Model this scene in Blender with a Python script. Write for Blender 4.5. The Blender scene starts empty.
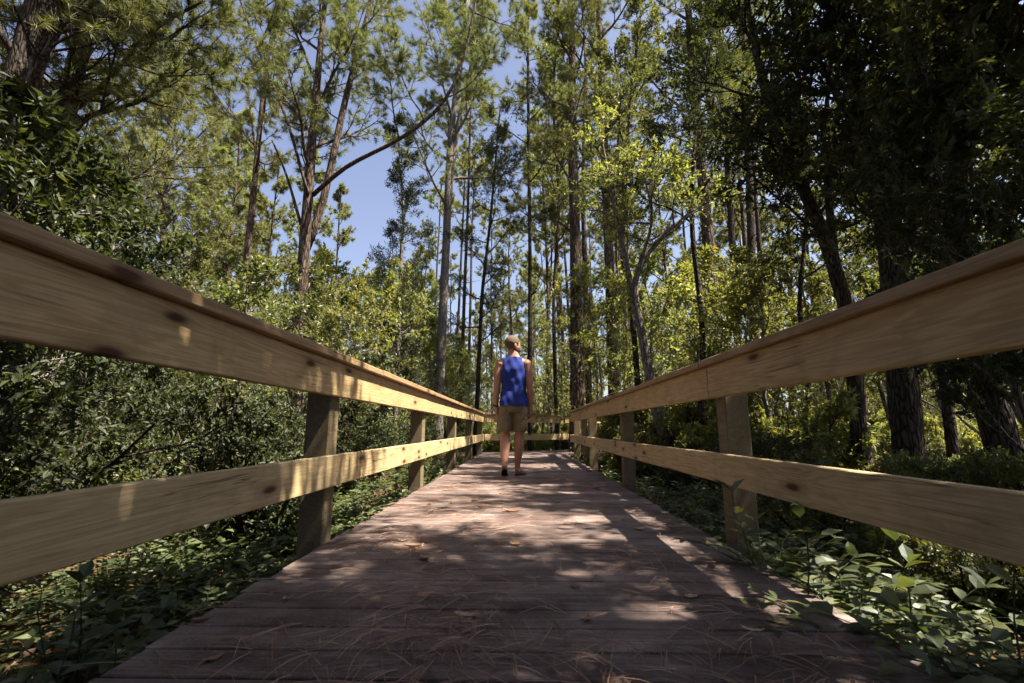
import bpy, math, random
import numpy as np
from mathutils import Vector, Matrix
R = math.radians
rng = np.random.default_rng(7)
random.seed(7)
sc = bpy.context.scene
COL = sc.collection
TAU = 2 * math.pi

# ------------------------------------------------------------------ camera
F_PX, W_PX, H_PX = 480.0, 1024, 683
PITCH, YAW, CAM_Z = math.atan(87.5 / F_PX), R(1.3), 0.58
GROUND = -0.32
cam_d = bpy.data.cameras.new('camera'); cam = bpy.data.objects.new('camera', cam_d); COL.objects.link(cam)
cam.location = (0, 0, CAM_Z); cam.rotation_euler = (math.pi / 2 + PITCH, 0, YAW)
cam_d.sensor_width = 36; cam_d.lens = F_PX * 36 / W_PX; cam_d.clip_start = 0.02; cam_d.clip_end = 2000
cam_d.dof.use_dof = True; cam_d.dof.focus_distance = 5.5; cam_d.dof.aperture_fstop = 5.6
sc.camera = cam
FW = np.array([-math.sin(YAW) * math.cos(PITCH), math.cos(YAW) * math.cos(PITCH), math.sin(PITCH)])
RT = np.array([math.cos(YAW), math.sin(YAW), 0.0]); UP = np.cross(RT, FW)
def at(px, py, Y):
    """world point seen at a pixel of the photograph, at ground distance Y ahead"""
    d = FW + RT * (px - 512) / F_PX + UP * (341.5 - py) / F_PX
    return np.array([0, 0, CAM_Z]) + d * (Y / d[1])

# ------------------------------------------------------------------ materials
def new_mat(name):
    m = bpy.data.materials.new(name); m.use_nodes = True
    nt = m.node_tree; nt.nodes.clear()
    return m, nt, nt.nodes, nt.links
def node(N, t, **kw):
    n = N.new(t)
    for k, v in kw.items(): setattr(n, k, v)
    return n
def ramp(N, stops, interp='LINEAR'):
    r = N.new('ShaderNodeValToRGB'); e = r.color_ramp.elements; r.color_ramp.interpolation = interp
    while len(e) < len(stops): e.new(0.5)
    for i, (p, c) in enumerate(stops):
        e[i].position = p; e[i].color = (*c, 1) if len(c) == 3 else c
    return r
def coords(N, L, scale, kind='Object', shift=True):
    tc = N.new('ShaderNodeTexCoord'); mp = N.new('ShaderNodeMapping'); mp.inputs['Scale'].default_value = scale
    if shift:
        oi = N.new('ShaderNodeObjectInfo'); mu = N.new('ShaderNodeVectorMath'); mu.operation = 'SCALE'
        cx = N.new('ShaderNodeCombineXYZ')
        for i in range(3): L.new(oi.outputs['Random'], cx.inputs[i])
        L.new(cx.outputs[0], mu.inputs[0]); mu.inputs['Scale'].default_value = 37.0
        L.new(mu.outputs[0], mp.inputs['Location'])
    L.new(tc.outputs[kind], mp.inputs['Vector'])
    return mp.outputs[0]
def noise(N, L, vec, scale, detail=6, rough=.6, dist=0):
    n = N.new('ShaderNodeTexNoise'); L.new(vec, n.inputs['Vector'])
    n.inputs['Scale'].default_value = scale; n.inputs['Detail'].default_value = detail
    n.inputs['Roughness'].default_value = rough; n.inputs['Distortion'].default_value = dist
    return n.outputs['Fac']
def mixc(N, L, fac, a, b, mode='MIX'):
    m = N.new('ShaderNodeMix'); m.data_type = 'RGBA'; m.blend_type = mode
    for s, v in ((m.inputs[0], fac), (m.inputs[6], a), (m.inputs[7], b)):
        if isinstance(v, (int, float)): s.default_value = v
        elif isinstance(v, tuple): s.default_value = (*v, 1)
        else: L.new(v, s)
    return m.outputs[2]
def mathn(N, L, op, a, b=None, clamp=False):
    m = N.new('ShaderNodeMath'); m.operation = op; m.use_clamp = clamp
    for i, v in enumerate((a, b)):
        if v is None: continue
        if isinstance(v, (int, float)): m.inputs[i].default_value = v
        else: L.new(v, m.inputs[i])
    return m.outputs[0]
def finish(N, L, col, rough=.7, bump=None, bstr=.3, bdist=.01, spec=.3, metal=0):
    b = N.new('ShaderNodeBsdfPrincipled'); o = N.new('ShaderNodeOutputMaterial')
    if isinstance(col, tuple): b.inputs['Base Color'].default_value = (*col, 1)
    else: L.new(col, b.inputs['Base Color'])
    if isinstance(rough, (int, float)): b.inputs['Roughness'].default_value = rough
    else: L.new(rough, b.inputs['Roughness'])
    b.inputs['Specular IOR Level'].default_value = spec; b.inputs['Metallic'].default_value = metal
    if bump is not None:
        bm = N.new('ShaderNodeBump'); bm.inputs['Strength'].default_value = bstr; bm.inputs['Distance'].default_value = bdist
        L.new(bump, bm.inputs['Height']); L.new(bm.outputs[0], b.inputs['Normal'])
    L.new(b.outputs[0], o.inputs[0])
    return b

def board_mat(name, c0, c1, c2, knots=True):
    """sawn pine, the grain along local Y"""
    m, nt, N, L = new_mat(name)
    v = coords(N, L, (1, 1, 1))
    # grain
    mp = N.new('ShaderNodeMapping'); mp.inputs['Scale'].default_value = (9, .55, 9); L.new(v, mp.inputs['Vector'])
    big = noise(N, L, mp.outputs[0], 1.6, 3, .5, .6)
    w = N.new('ShaderNodeMath'); w.operation = 'SINE'
    L.new(mathn(N, L, 'MULTIPLY', big, 62.0), w.inputs[0])
    rings = mathn(N, L, 'MULTIPLY_ADD', w.outputs[0], .5); N.active if False else None
    rings.node.inputs[2].default_value = .5
    mp2 = N.new('ShaderNodeMapping'); mp2.inputs['Scale'].default_value = (160, 3.5, 160); L.new(v, mp2.inputs['Vector'])
    fine = noise(N, L, mp2.outputs[0], 1.0, 5, .7)
    mot = noise(N, L, v, 2.2, 4, .6)
    col = ramp(N, [(0, c0), (.5, c1), (1, c2)]); L.new(mathn(N, L, 'ADD', mathn(N, L, 'MULTIPLY', rings, .45), mathn(N, L, 'MULTIPLY', mot, .6)), col.inputs[0])
    rfn = ramp(N, [(.38, (0, 0, 0)), (.7, (1, 1, 1))]); L.new(fine, rfn.inputs[0])
    c = mixc(N, L, mathn(N, L, 'MULTIPLY', rfn.outputs[0], .42), col.outputs[0], tuple(x * .5 for x in c0))
    # rain-drip stains down the faces and grey blotches
    st = noise(N, L, v, 5.5, 5, .65, .4); rs = ramp(N, [(.5, (0, 0, 0)), (.72, (1, 1, 1))]); L.new(st, rs.inputs[0])
    c = mixc(N, L, mathn(N, L, 'MULTIPLY', rs.outputs[0], .45), c, tuple(x * .5 for x in c1))
    if knots:
        sx = N.new('ShaderNodeSeparateXYZ'); L.new(v, sx.inputs[0]); cb = N.new('ShaderNodeCombineXYZ')
        L.new(mathn(N, L, 'MULTIPLY', sx.outputs[1], 1.9), cb.inputs[0]); L.new(mathn(N, L, 'MULTIPLY', sx.outputs[2], 6.5), cb.inputs[1])
        vo = N.new('ShaderNodeTexVoronoi'); vo.voronoi_dimensions = '2D'; vo.inputs['Scale'].default_value = 1.0; L.new(cb.outputs[0], vo.inputs['Vector'])
        kd = mathn(N, L, 'ADD', vo.outputs['Distance'], mathn(N, L, 'MULTIPLY', fine, .09))
        # long drying cracks
        mp4 = N.new('ShaderNodeMapping'); mp4.inputs['Scale'].default_value = (10, .45, 22); L.new(v, mp4.inputs['Vector'])
        ck = noise(N, L, mp4.outputs[0], 1.3, 2, .5, .3); rc = ramp(N, [(.485, (0, 0, 0)), (.4985, (1, 1, 1)), (.5015, (1, 1, 1)), (.515, (0, 0, 0))]); L.new(ck, rc.inputs[0])
        gate = noise(N, L, v, 1.7, 2, .5); rgate = ramp(N, [(.52, (0, 0, 0)), (.6, (1, 1, 1))]); L.new(gate, rgate.inputs[0])
        c = mixc(N, L, mathn(N, L, 'MULTIPLY', mathn(N, L, 'MULTIPLY', rc.outputs[0], rgate.outputs[0]), .8), c, (.09, .05, .028))
        kr = ramp(N, [(.1, (1, 1, 1)), (.12, (.8, .8, .8)), (.17, (.28, .28, .28)), (.3, (0, 0, 0))]); L.new(kd, kr.inputs[0])
        vs = N.new('ShaderNodeSeparateColor'); L.new(vo.outputs['Color'], vs.inputs[0]); c = mixc(N, L, mathn(N, L, 'MULTIPLY', kr.outputs[0], mathn(N, L, 'GREATER_THAN', vs.outputs[0], .55)), c, (.075, .036, .018))
    finish(N, L, c, .75, mathn(N, L, 'ADD', fine, mathn(N, L, 'MULTIPLY', rings, .3)), .35, .003, .25)
    return m
M = {}
M['rail'] = board_mat('treated_pine', (.38, .25, .115), (.54, .38, .19), (.62, .46, .26))
M['rail_low'] = board_mat('treated_pine_lower', (.39, .28, .145), (.54, .405, .22), (.61, .48, .28))
M['cap'] = board_mat('weathered_pine_cap', (.26, .16, .085), (.38, .25, .135), (.44, .31, .18))
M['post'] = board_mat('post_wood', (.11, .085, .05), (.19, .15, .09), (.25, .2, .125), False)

def deck_mat():
    m, nt, N, L = new_mat('weathered_deck')
    tc = N.new('ShaderNodeTexCoord'); geo = N.new('ShaderNodeNewGeometry')
    isl = geo.outputs['Random Per Island']
    cx = N.new('ShaderNodeCombineXYZ'); L.new(mathn(N, L, 'MULTIPLY', isl, .5), cx.inputs[0])
    ad = N.new('ShaderNodeVectorMath'); ad.operation = 'ADD'; L.new(tc.outputs['Object'], ad.inputs[0]); L.new(cx.outputs[0], ad.inputs[1])
    mp = N.new('ShaderNodeMapping'); mp.inputs['Scale'].default_value = (2.4, 75, 40); L.new(ad.outputs[0], mp.inputs['Vector'])
    fine = noise(N, L, mp.outputs[0], 1.0, 6, .75)
    mp2 = N.new('ShaderNodeMapping'); mp2.inputs['Scale'].default_value = (1.2, 12, 12); L.new(ad.outputs[0], mp2.inputs['Vector'])
    mid = noise(N, L, mp2.outputs[0], 1.6, 5, .65, .5)
    blot = noise(N, L, tc.outputs['Object'], 2.3, 6, .7)
    grit = noise(N, L, tc.outputs['Object'], 90, 3, .7)
    c = ramp(N, [(.25, (.12, .086, .074)), (.5, (.24, .186, .17)), (.75, (.39, .32, .295))]); L.new(mid, c.inputs[0])
    rf = ramp(N, [(.36, (0, 0, 0)), (.62, (1, 1, 1))]); L.new(fine, rf.inputs[0])
    c2 = mixc(N, L, mathn(N, L, 'MULTIPLY', rf.outputs[0], .6), c.outputs[0], (.05, .032, .034))
    rb = ramp(N, [(.4, (1, 1, 1)), (.6, (.42, .36, .34))]); L.new(blot, rb.inputs[0])
    c3 = mixc(N, L, 1.0, c2, rb.outputs[0], 'MULTIPLY')
    rg = ramp(N, [(.58, (0, 0, 0)), (.66, (1, 1, 1))]); L.new(grit, rg.inputs[0])
    c4 = mixc(N, L, mathn(N, L, 'MULTIPLY', rg.outputs[0], .5), c3, (.36, .25, .2))
    tint = ramp(N, [(0, (.68, .67, .68)), (1, (1.2, 1.18, 1.16))]); L.new(isl, tint.inputs[0])
    c5 = mixc(N, L, 1.0, c4, tint.outputs[0], 'MULTIPLY')
    rr = ramp(N, [(.3, (.5, .5, .5)), (.7, (.85, .85, .85))]); L.new(mid, rr.inputs[0])
    finish(N, L, c5, rr.outputs[0], mathn(N, L, 'ADD', fine, mathn(N, L, 'MULTIPLY', grit, .6)), .7, .005, .35)
    return m
M['deck'] = deck_mat()

def bark_mat(name, dark, light, scale=1.0, plate=True):
    m, nt, N, L = new_mat(name)
    v = coords(N, L, (1, 1, .22))
    vo = N.new('ShaderNodeTexVoronoi'); vo.feature = 'DISTANCE_TO_EDGE'; vo.inputs['Scale'].default_value = 16 * scale
    dn = N.new('ShaderNodeTexNoise'); L.new(v, dn.inputs['Vector']); dn.inputs['Scale'].default_value = 9
    mx = N.new('ShaderNodeVectorMath'); mx.operation = 'ADD'
    sc_ = N.new('ShaderNodeVectorMath'); sc_.operation = 'SCALE'; sc_.inputs['Scale'].default_value = .12
    L.new(dn.outputs['Color'], sc_.inputs[0]); L.new(v, mx.inputs[0]); L.new(sc_.outputs[0], mx.inputs[1]); L.new(mx.outputs[0], vo.inputs['Vector'])
    r = ramp(N, [(0, (0, 0, 0)), (.22 if plate else .1, (1, 1, 1))]); L.new(vo.outputs['Distance'], r.inputs[0])
    n = noise(N, L, v, 30, 5, .7)
    big = noise(N, L, v, 3, 3, .6)
    c = ramp(N, [(.3, dark), (.7, light)]); L.new(mathn(N, L, 'ADD', mathn(N, L, 'MULTIPLY', n, .6), mathn(N, L, 'MULTIPLY', big, .4)), c.inputs[0])
    c2 = mixc(N, L, r.outputs[0], tuple(x * .35 for x in dark), c.outputs[0])
    # grey-green lichen patches
    li = noise(N, L, v, 6, 6, .75); rl = ramp(N, [(.58, (0, 0, 0)), (.66, (1, 1, 1))]); L.new(li, rl.inputs[0])
    c3 = mixc(N, L, mathn(N, L, 'MULTIPLY', rl.outputs[0], .45), c2, (.2, .21, .16))
    finish(N, L, c3, .9, mathn(N, L, 'ADD', r.outputs[0], mathn(N, L, 'MULTIPLY', n, .5)), .9, .02, .15)
    return m
M['pine_bark'] = bark_mat('pine_bark', (.07, .047, .036), (.19, .14, .11))
M['dark_bark'] = bark_mat('dark_bark', (.04, .03, .024), (.11, .085, .068), 1.6)
M['grey_bark'] = bark_mat('grey_bark', (.13, .11, .095), (.29, .26, .23), 1.8, False)

def leaf_mat(name, stops, trans=.35, rough=.45, gloss=.06, tcol=1.5, hue=.03):
    gloss *= .55; rough += .08
    m, nt, N, L = new_mat(name)
    geo = N.new('ShaderNodeNewGeometry'); oi = N.new('ShaderNodeObjectInfo')
    c = ramp(N, stops); L.new(geo.outputs['Random Per Island'], c.inputs[0])
    hs = N.new('ShaderNodeHueSaturation'); L.new(c.outputs[0], hs.inputs['Color'])
    h = mathn(N, L, 'MULTIPLY_ADD', oi.outputs['Random'], hue); h.node.inputs[2].default_value = .5 - hue / 2; L.new(h, hs.inputs['Hue']); hs.inputs['Saturation'].default_value = .88
    vv = mathn(N, L, 'MULTIPLY_ADD', oi.outputs['Random'], .4); vv.node.inputs[2].default_value = .8; L.new(vv, hs.inputs['Value'])
    d = N.new('ShaderNodeBsdfDiffuse'); t = N.new('ShaderNodeBsdfTranslucent'); g = N.new('ShaderNodeBsdfGlossy')
    L.new(hs.outputs[0], d.inputs[0])
    tc = mixc(N, L, 1.0, hs.outputs[0], (tcol, tcol * 1.0, tcol * .42), 'MULTIPLY'); L.new(tc, t.inputs[0])
    g.inputs['Roughness'].default_value = rough; g.inputs[0].default_value = (.9, .95, 1, 1)
    a = N.new('ShaderNodeMixShader'); a.inputs[0].default_value = trans; L.new(d.outputs[0], a.inputs[1]); L.new(t.outputs[0], a.inputs[2])
    b = N.new('ShaderNodeMixShader'); b.inputs[0].default_value = gloss; L.new(a.outputs[0], b.inputs[1]); L.new(g.outputs[0], b.inputs[2])
    o = N.new('ShaderNodeOutputMaterial'); L.new(b.outputs[0], o.inputs[0])
    return m
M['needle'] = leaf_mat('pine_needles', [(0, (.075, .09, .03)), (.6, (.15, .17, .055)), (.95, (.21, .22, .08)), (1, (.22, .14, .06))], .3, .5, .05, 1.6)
M['needle_far'] = leaf_mat('pine_needles_far', [(0, (.11, .125, .045)), (.6, (.19, .205, .07)), (1, (.26, .26, .1))], .35, .5, .05, 1.6)  # paler copy of the needles; the far wood's brightness is put into the colour
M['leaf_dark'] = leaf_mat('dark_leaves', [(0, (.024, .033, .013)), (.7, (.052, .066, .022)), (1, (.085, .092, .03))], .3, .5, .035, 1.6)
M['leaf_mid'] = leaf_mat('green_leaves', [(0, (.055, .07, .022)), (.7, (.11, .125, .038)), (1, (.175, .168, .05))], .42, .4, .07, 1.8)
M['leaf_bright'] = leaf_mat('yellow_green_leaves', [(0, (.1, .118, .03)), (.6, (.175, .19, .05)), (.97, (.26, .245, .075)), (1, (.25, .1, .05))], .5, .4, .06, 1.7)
M['leaf_myrtle'] = leaf_mat('myrtle_leaves', [(0, (.05, .055, .02)), (.6, (.135, .145, .042)), (.93, (.23, .22, .065)), (.96, (.2, .09, .055)), (1, (.14, .09, .06))], .35, .4, .09, 1.5)
M['cedar'] = leaf_mat('cedar_sprays', [(0, (.035, .05, .024)), (1, (.08, .1, .045))], .2, .5, .05, 1.4)
M['low_leaf'] = leaf_mat('low_leaves', [(0, (.04, .06, .02)), (.7, (.085, .11, .035)), (1, (.14, .155, .05))], .35, .4, .06, 1.6)
M['dry'] = leaf_mat('dry_leaf', [(0, (.2, .1, .055)), (1, (.34, .2, .12))], .2, .5, .05, 1.1, .04)
M['dry_pale'] = leaf_mat('pale_dry_leaf', [(0, (.36, .27, .19)), (1, (.42, .32, .23))], .2, .5, .05, 1.1, .03)
M['straw'] = leaf_mat('fallen_needle', [(0, (.16, .075, .045)), (.6, (.32, .17, .1)), (1, (.5, .32, .2))], .1, .5, .08, 1.1)

def ground_mat():
    m, nt, N, L = new_mat('leaf_litter')
    tc = N.new('ShaderNodeTexCoord'); v = tc.outputs['Object']
    vo = N.new('ShaderNodeTexVoronoi'); vo.inputs['Scale'].default_value = 22; L.new(v, vo.inputs['Vector'])
    a = noise(N, L, v, 1.4, 6, .7); b = noise(N, L, v, 40, 4, .7)
    c = ramp(N, [(0, (.03, .02, .013)), (.4, (.09, .055, .032)), (.7, (.17, .1, .06)), (1, (.26, .17, .1))])
    L.new(mathn(N, L, 'ADD', mathn(N, L, 'MULTIPLY', vo.outputs['Color'], .6), mathn(N, L, 'MULTIPLY', b, .4)), c.inputs[0])
    r = ramp(N, [(.5, (0, 0, 0)), (.65, (1, 1, 1))]); L.new(a, r.inputs[0])
    c2 = mixc(N, L, mathn(N, L, 'MULTIPLY', r.outputs[0], .7), c.outputs[0], (.06, .08, .025))
    finish(N, L, c2, .95, mathn(N, L, 'ADD', vo.outputs['Distance'], b), .8, .03, .1)
    return m
M['ground'] = ground_mat()
def plain(name, col, rough=.7, nscale=60, amt=.25, bstr=.15, spec=.3, metal=0):
    m, nt, N, L = new_mat(name); v = coords(N, L, (1, 1, 1), shift=False)
    n = noise(N, L, v, nscale, 4, .6)
    c = mixc(N, L, n, tuple(x * (1 - amt) for x in col), tuple(min(1, x * (1 + amt)) for x in col))
    finish(N, L, c, rough, n, bstr, .002, spec, metal)
    return m
M['skin'] = plain('skin', (.38, .195, .13), .5, 25, .12, .08, .4)
M['shirt'] = plain('blue_jersey', (.02, .036, .21), .8, 220, .2, .25, .2)
M['shorts'] = plain('olive_cotton', (.19, .155, .095), .9, 180, .2, .3, .15)
M['hair'] = plain('cropped_hair', (.12, .085, .062), .85, 300, .45, .6, .2)
M['beard'] = plain('beard_hair', (.09, .05, .03), .85, 300, .45, .6, .2)
M['black'] = plain('black_rubber', (.018, .017, .017), .6, 80, .2, .1, .4)
M['watch'] = plain('watch_face', (.03, .03, .035), .2, 10, .1, 0, .6, .3)
M['nail'] = plain('galvanised_nail', (.2, .17, .14), .5, 100, .3, .2, .5, .8)
M['eye'] = plain('eye_white', (.6, .58, .55), .3, 20, .05, 0)

# ------------------------------------------------------------------ mesh builder
class Geo:
    def __init__(s): s.v = []; s.f = []; s.n = 0; s.mi = []
    def add(s, v, f, mi=0):
        """v (n,3); f (m,k) indices into v"""
        v = np.asarray(v, float); f = np.asarray(f, int)
        s.v.append(v); s.f.append(f + s.n); s.mi.append(np.full(len(f), mi)); s.n += len(v)
    def mesh(s, name, mats, smooth=True):
        me = bpy.data.meshes.new(name)
        if not s.v: return me
        V = np.concatenate(s.v)
        me.vertices.add(len(V)); me.vertices.foreach_set('co', V.astype(np.float32).ravel())
        loops = np.concatenate([f.ravel() for f in s.f]); tot = np.concatenate([np.full(len(f), f.shape[1]) for f in s.f])
        start = np.concatenate([[0], np.cumsum(tot)[:-1]])
        me.loops.add(len(loops)); me.loops.foreach_set('vertex_index', loops.astype(np.int32))
        me.polygons.add(len(tot)); me.polygons.foreach_set('loop_start', start.astype(np.int32)); me.polygons.foreach_set('loop_total', tot.astype(np.int32))
        me.polygons.foreach_set('material_index', np.concatenate(s.mi).astype(np.int32))
        me.update(calc_edges=True); me.validate()
        for m in (mats if isinstance(mats, (list, tuple)) else [mats]): me.materials.append(m)
        me.polygons.foreach_set('use_smooth', np.full(len(me.polygons), bool(smooth)))
        return me
    def obj(s, name, mats, parent=None, smooth=True, loc=None):
        me = s.mesh(name, mats, smooth)
        return link(name, me, parent, loc)
def link(name, me, parent=None, loc=None):
    o = bpy.data.objects.new(name, me); COL.objects.link(o)
    if parent is not None: o.parent = parent
    if loc is not None: o.location = loc
    return o
def tag(o, label=None, cat=None, group=None, kind=None):
    for k, v in (('label', label), ('category', cat), ('group', group), ('kind', kind)):
        if v: o[k] = v
    return o
def empty(name, loc, label, cat, group=None, rz=0):
    o = bpy.data.objects.new(name, None); COL.objects.link(o); o.location = loc; o.rotation_euler = (0, 0, rz); o.empty_display_size = .2
    return tag(o, label, cat, group)
def copy_tree(o, parent=None):
    c = o.copy(); COL.objects.link(c)
    if parent is not None: c.parent = parent
    for ch in [k for k in bpy.data.objects if k.parent is o]: copy_tree(ch, c)
    return c
def nrm(a):
    a = np.asarray(a, float); return a / (np.linalg.norm(a, axis=-1, keepdims=True) + 1e-12)
def box_geo(g, x0, x1, y0, y1, z0, z1, bev=.003, mi=0):
    """a box with chamfered edges, as one island"""
    cx, cy, cz = (x0 + x1) / 2, (y0 + y1) / 2, (z0 + z1) / 2; hx, hy, hz = (x1 - x0) / 2, (y1 - y0) / 2, (z1 - z0) / 2
    vs, idx = [], {}
    for sx in (-1, 1):
        for sy in (-1, 1):
            for sz in (-1, 1):
                for ax in range(3):
                    h = [hx - bev, hy - bev, hz - bev]; h[ax] += bev
                    idx[(sx, sy, sz, ax)] = len(vs); vs.append((cx + sx * h[0], cy + sy * h[1], cz + sz * h[2]))
    q, t = [], []
    S = (-1, 1)
    for ax in range(3):
        o = [a for a in range(3) if a != ax]
        for s in S:
            c = []
            for a, b in ((-1, -1), (1, -1), (1, 1), (-1, 1)):
                k = [0, 0, 0]; k[ax] = s; k[o[0]] = a; k[o[1]] = b; c.append(idx[(*k, ax)])
            if (s > 0) == (ax == 1): c.reverse()
            q.append(c)
    for e in range(3):                                    # chamfers along axis e
        o = [a for a in range(3) if a != e]
        for a in S:
            for b in S:
                def k(se, ax):
                    kk = [0, 0, 0]; kk[e] = se; kk[o[0]] = a; kk[o[1]] = b; return idx[(*kk, ax)]
                q.append([k(-1, o[0]), k(1, o[0]), k(1, o[1]), k(-1, o[1])])
    for sx in S:
        for sy in S:
            for sz in S: t.append([idx[(sx, sy, sz, a)] for a in range(3)])
    n0 = g.n
    g.add(vs, q, mi); g.f.append(np.array(t) + n0); g.mi.append(np.full(len(t), mi))
def tube(g, pts, rad, sides=8, mi=0, cap=True, wob=0.0, rs=None):
    pts = np.asarray(pts, float); n = len(pts); rad = np.broadcast_to(np.asarray(rad, float), (n,))
    t = np.gradient(pts, axis=0); t = nrm(t)
    ref = np.array([0.0, 1.0, 0.0]) if abs(t[0][1]) < .8 else np.array([1.0, 0, 0])
    u = nrm(ref - t * (t @ ref)[:, None]); w = np.cross(t, u)
    a = np.arange(sides) * TAU / sides
    rr = rad[:, None] * np.ones(sides)
    if wob: rr = rr * (1 + wob * (rs or rng).standard_normal((n, sides)))
    v = pts[:, None] + rr[..., None] * (np.cos(a)[None, :, None] * u[:, None] + np.sin(a)[None, :, None] * w[:, None])
    i = np.arange(n - 1)[:, None] * sides; j = np.arange(sides)[None]; j2 = (j + 1) % sides
    q = np.stack([i + j, i + j2, i + sides + j2, i + sides + j], -1).reshape(-1, 4)
    n0 = g.n; g.add(v.reshape(-1, 3), q, mi)
    if cap:
        g.f.append(np.array([list(range(sides))[::-1]]) + n0); g.mi.append(np.array([mi]))
        g.f.append(np.array([list(range(sides))]) + n0 + (n - 1) * sides); g.mi.append(np.array([mi]))
def resample(pts, n):
    pts = np.asarray(pts, float); s = np.concatenate([[0], np.cumsum(np.linalg.norm(np.diff(pts, axis=0), axis=1))])
    u = np.linspace(0, s[-1], n)
    out = np.stack([np.interp(u, s, pts[:, k]) for k in range(3)], 1)
    for _ in range(2): out[1:-1] = (out[:-2] + 2 * out[1:-1] + out[2:]) / 4
    return out

# ------------------------------------------------------------------ foliage
def needles(g, P, D, k, length, width, mi=0, spread=.9):
    P = np.repeat(np.asarray(P), k, 0); D = np.repeat(nrm(D), k, 0); n = len(P)
    d = nrm(D * .9 + spread * nrm(rng.standard_normal((n, 3))) + np.array([0, 0, -.08]))
    L = length * rng.uniform(.65, 1.1, n)[:, None]
    s = nrm(np.cross(d, rng.standard_normal((n, 3)))) * width / 2
    P = P - D * rng.uniform(0, length * .5, n)[:, None]
    v = np.stack([P - s, P + s, P + d * L + np.array([0, 0, -1]) * L * .08], 1).reshape(-1, 3)
    g.add(v, np.arange(3 * n).reshape(-1, 3), mi)
def leaves(g, P, A, Ln, ratio=.42, mi=0, flat=.9, fancy=False):
    """pointed oval leaves at P along A (axis), folded at the midrib"""
    P = np.asarray(P, float); n = len(P); A = nrm(A)
    N_ = nrm(np.array([0, 0, 1.0]) * flat + rng.standard_normal((n, 3)) * .5)
    S = nrm(np.cross(A, N_)); N_ = np.cross(S, A)
    L = (Ln * rng.uniform(.6, 1.2, n))[:, None]; Wd = L * ratio * rng.uniform(.8, 1.15, n)[:, None] / 2
    fold = .3
    if not fancy:
        v = np.stack([P, P + A * L * .45 + S * Wd + N_ * Wd * fold, P + A * L - N_ * L * .08, P + A * L * .45 - S * Wd + N_ * Wd * fold], 1).reshape(-1, 3)
        b = np.arange(n)[:, None] * 4
        g.add(v, np.concatenate([b + [0, 1, 2], b + [0, 2, 3]]), mi)
    else:
        row = lambda t, w, dz: (P + A * L * t + S * Wd * w + N_ * (Wd * fold * abs(w)) - N_ * L * dz)
        v = np.stack([row(0, 0, 0), row(.28, .8, .0), row(.62, .9, .03), row(1, 0, .14), row(.62, -.9, .03), row(.28, -.8, 0), row(.3, 0, 0), row(.65, 0, .04)], 1).reshape(-1, 3)
        b = np.arange(n)[:, None] * 8
        g.add(v, np.concatenate([b + [0, 1, 6], b + [0, 6, 5], b + [2, 3, 7], b + [7, 3, 4]]), mi)
        g.f.append((np.concatenate([b + [1, 2, 7, 6], b + [6, 7, 4, 5]]) + g.n - len(v))); g.mi.append(np.full(2 * n, mi))
def rot_about(v, ax, ang):
    ax = nrm(ax); return v * math.cos(ang) + np.cross(ax, v) * math.sin(ang) + ax * (ax @ v) * (1 - math.cos(ang))
def wander(p, d, L, n, bend, up):
    pts = [p]; step = L / n
    for i in range(n):
        d = nrm(d + rng.standard_normal(3) * bend + np.array([0, 0, up])); pts.append(pts[-1] + d * step)
    return np.array(pts), d
class Sprig:
    def __init__(s): s.P = []; s.D = []
def branch(wood, sp, p, d, L, r, level, cfg):
    """cfg: lists per level: n children, ratio, angle; bend, up"""
    last = level >= len(cfg['kids'])
    n = 3 if last else 6
    pts, dd = wander(p, d, L, n, cfg['bend'], cfg['up'] if not last else cfg['up'] * .5)
    if r > cfg.get('rmin', .003) * .5:
        tube(wood, pts, np.linspace(r, r * (.35 if not last else .5), len(pts)), 6 if r > .03 else (4 if r > .012 else 3), cap=False)
    if last:
        for t in np.linspace(cfg.get('t0', .25), 1, cfg['per']):
            k = t * (len(pts) - 1); i = min(int(k), len(pts) - 2); f = k - i
            sp.P.append(pts[i] * (1 - f) + pts[i + 1] * f); sp.D.append(pts[i + 1] - pts[i])
        return
    kids = cfg['kids'][level]; ph = rng.uniform(0, TAU)
    for c in range(kids):
        t = cfg['start'][level] + (1 - cfg['start'][level]) * (c + rng.uniform(.1, .9)) / kids
        k = t * (len(pts) - 1); i = min(int(k), len(pts) - 2); f = k - i
        q = pts[i] * (1 - f) + pts[i + 1] * f; ax = nrm(pts[i + 1] - pts[i])
        side = nrm(np.cross(ax, [0.13, .07, 1.0])); ph += 2.4 + rng.uniform(-.5, .5)
        nd = rot_about(rot_about(ax, side, R(cfg['ang'][level]) * rng.uniform(.7, 1.2)), ax, ph)
        nd = nrm(nd * np.array([1, 1, cfg.get('flatten', .8)]))
        branch(wood, sp, q, nd, L * cfg['ratio'][level] * rng.uniform(.7, 1.15) * (1.15 - .5 * t), r * cfg.get('rr', .45) * (1.1 - .4 * t), level + 1, cfg)
    if level > 0 or cfg.get('tipleaf', True):
        branch(wood, sp, pts[-1], dd, L * cfg['ratio'][-1] * .8, r * .3, len(cfg['kids']), cfg)
PINE = dict(kids=[8, 5], start=[.3, .25], ratio=[.42, .45], ang=[52, 50], bend=.12, up=.07, per=2, t0=.6, flatten=.7, rr=.45, rmin=.006)
BROAD = dict(kids=[7, 5], start=[.25, .2], ratio=[.5, .5], ang=[50, 50], bend=.16, up=.05, per=7, t0=.05, flatten=.85, rr=.5, rmin=.004)
CEDAR = dict(kids=[6, 4], start=[.15, .15], ratio=[.45, .45], ang=[45, 45], bend=.12, up=.1, per=6, t0=.05, flatten=.7, rr=.4, rmin=.004)

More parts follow.
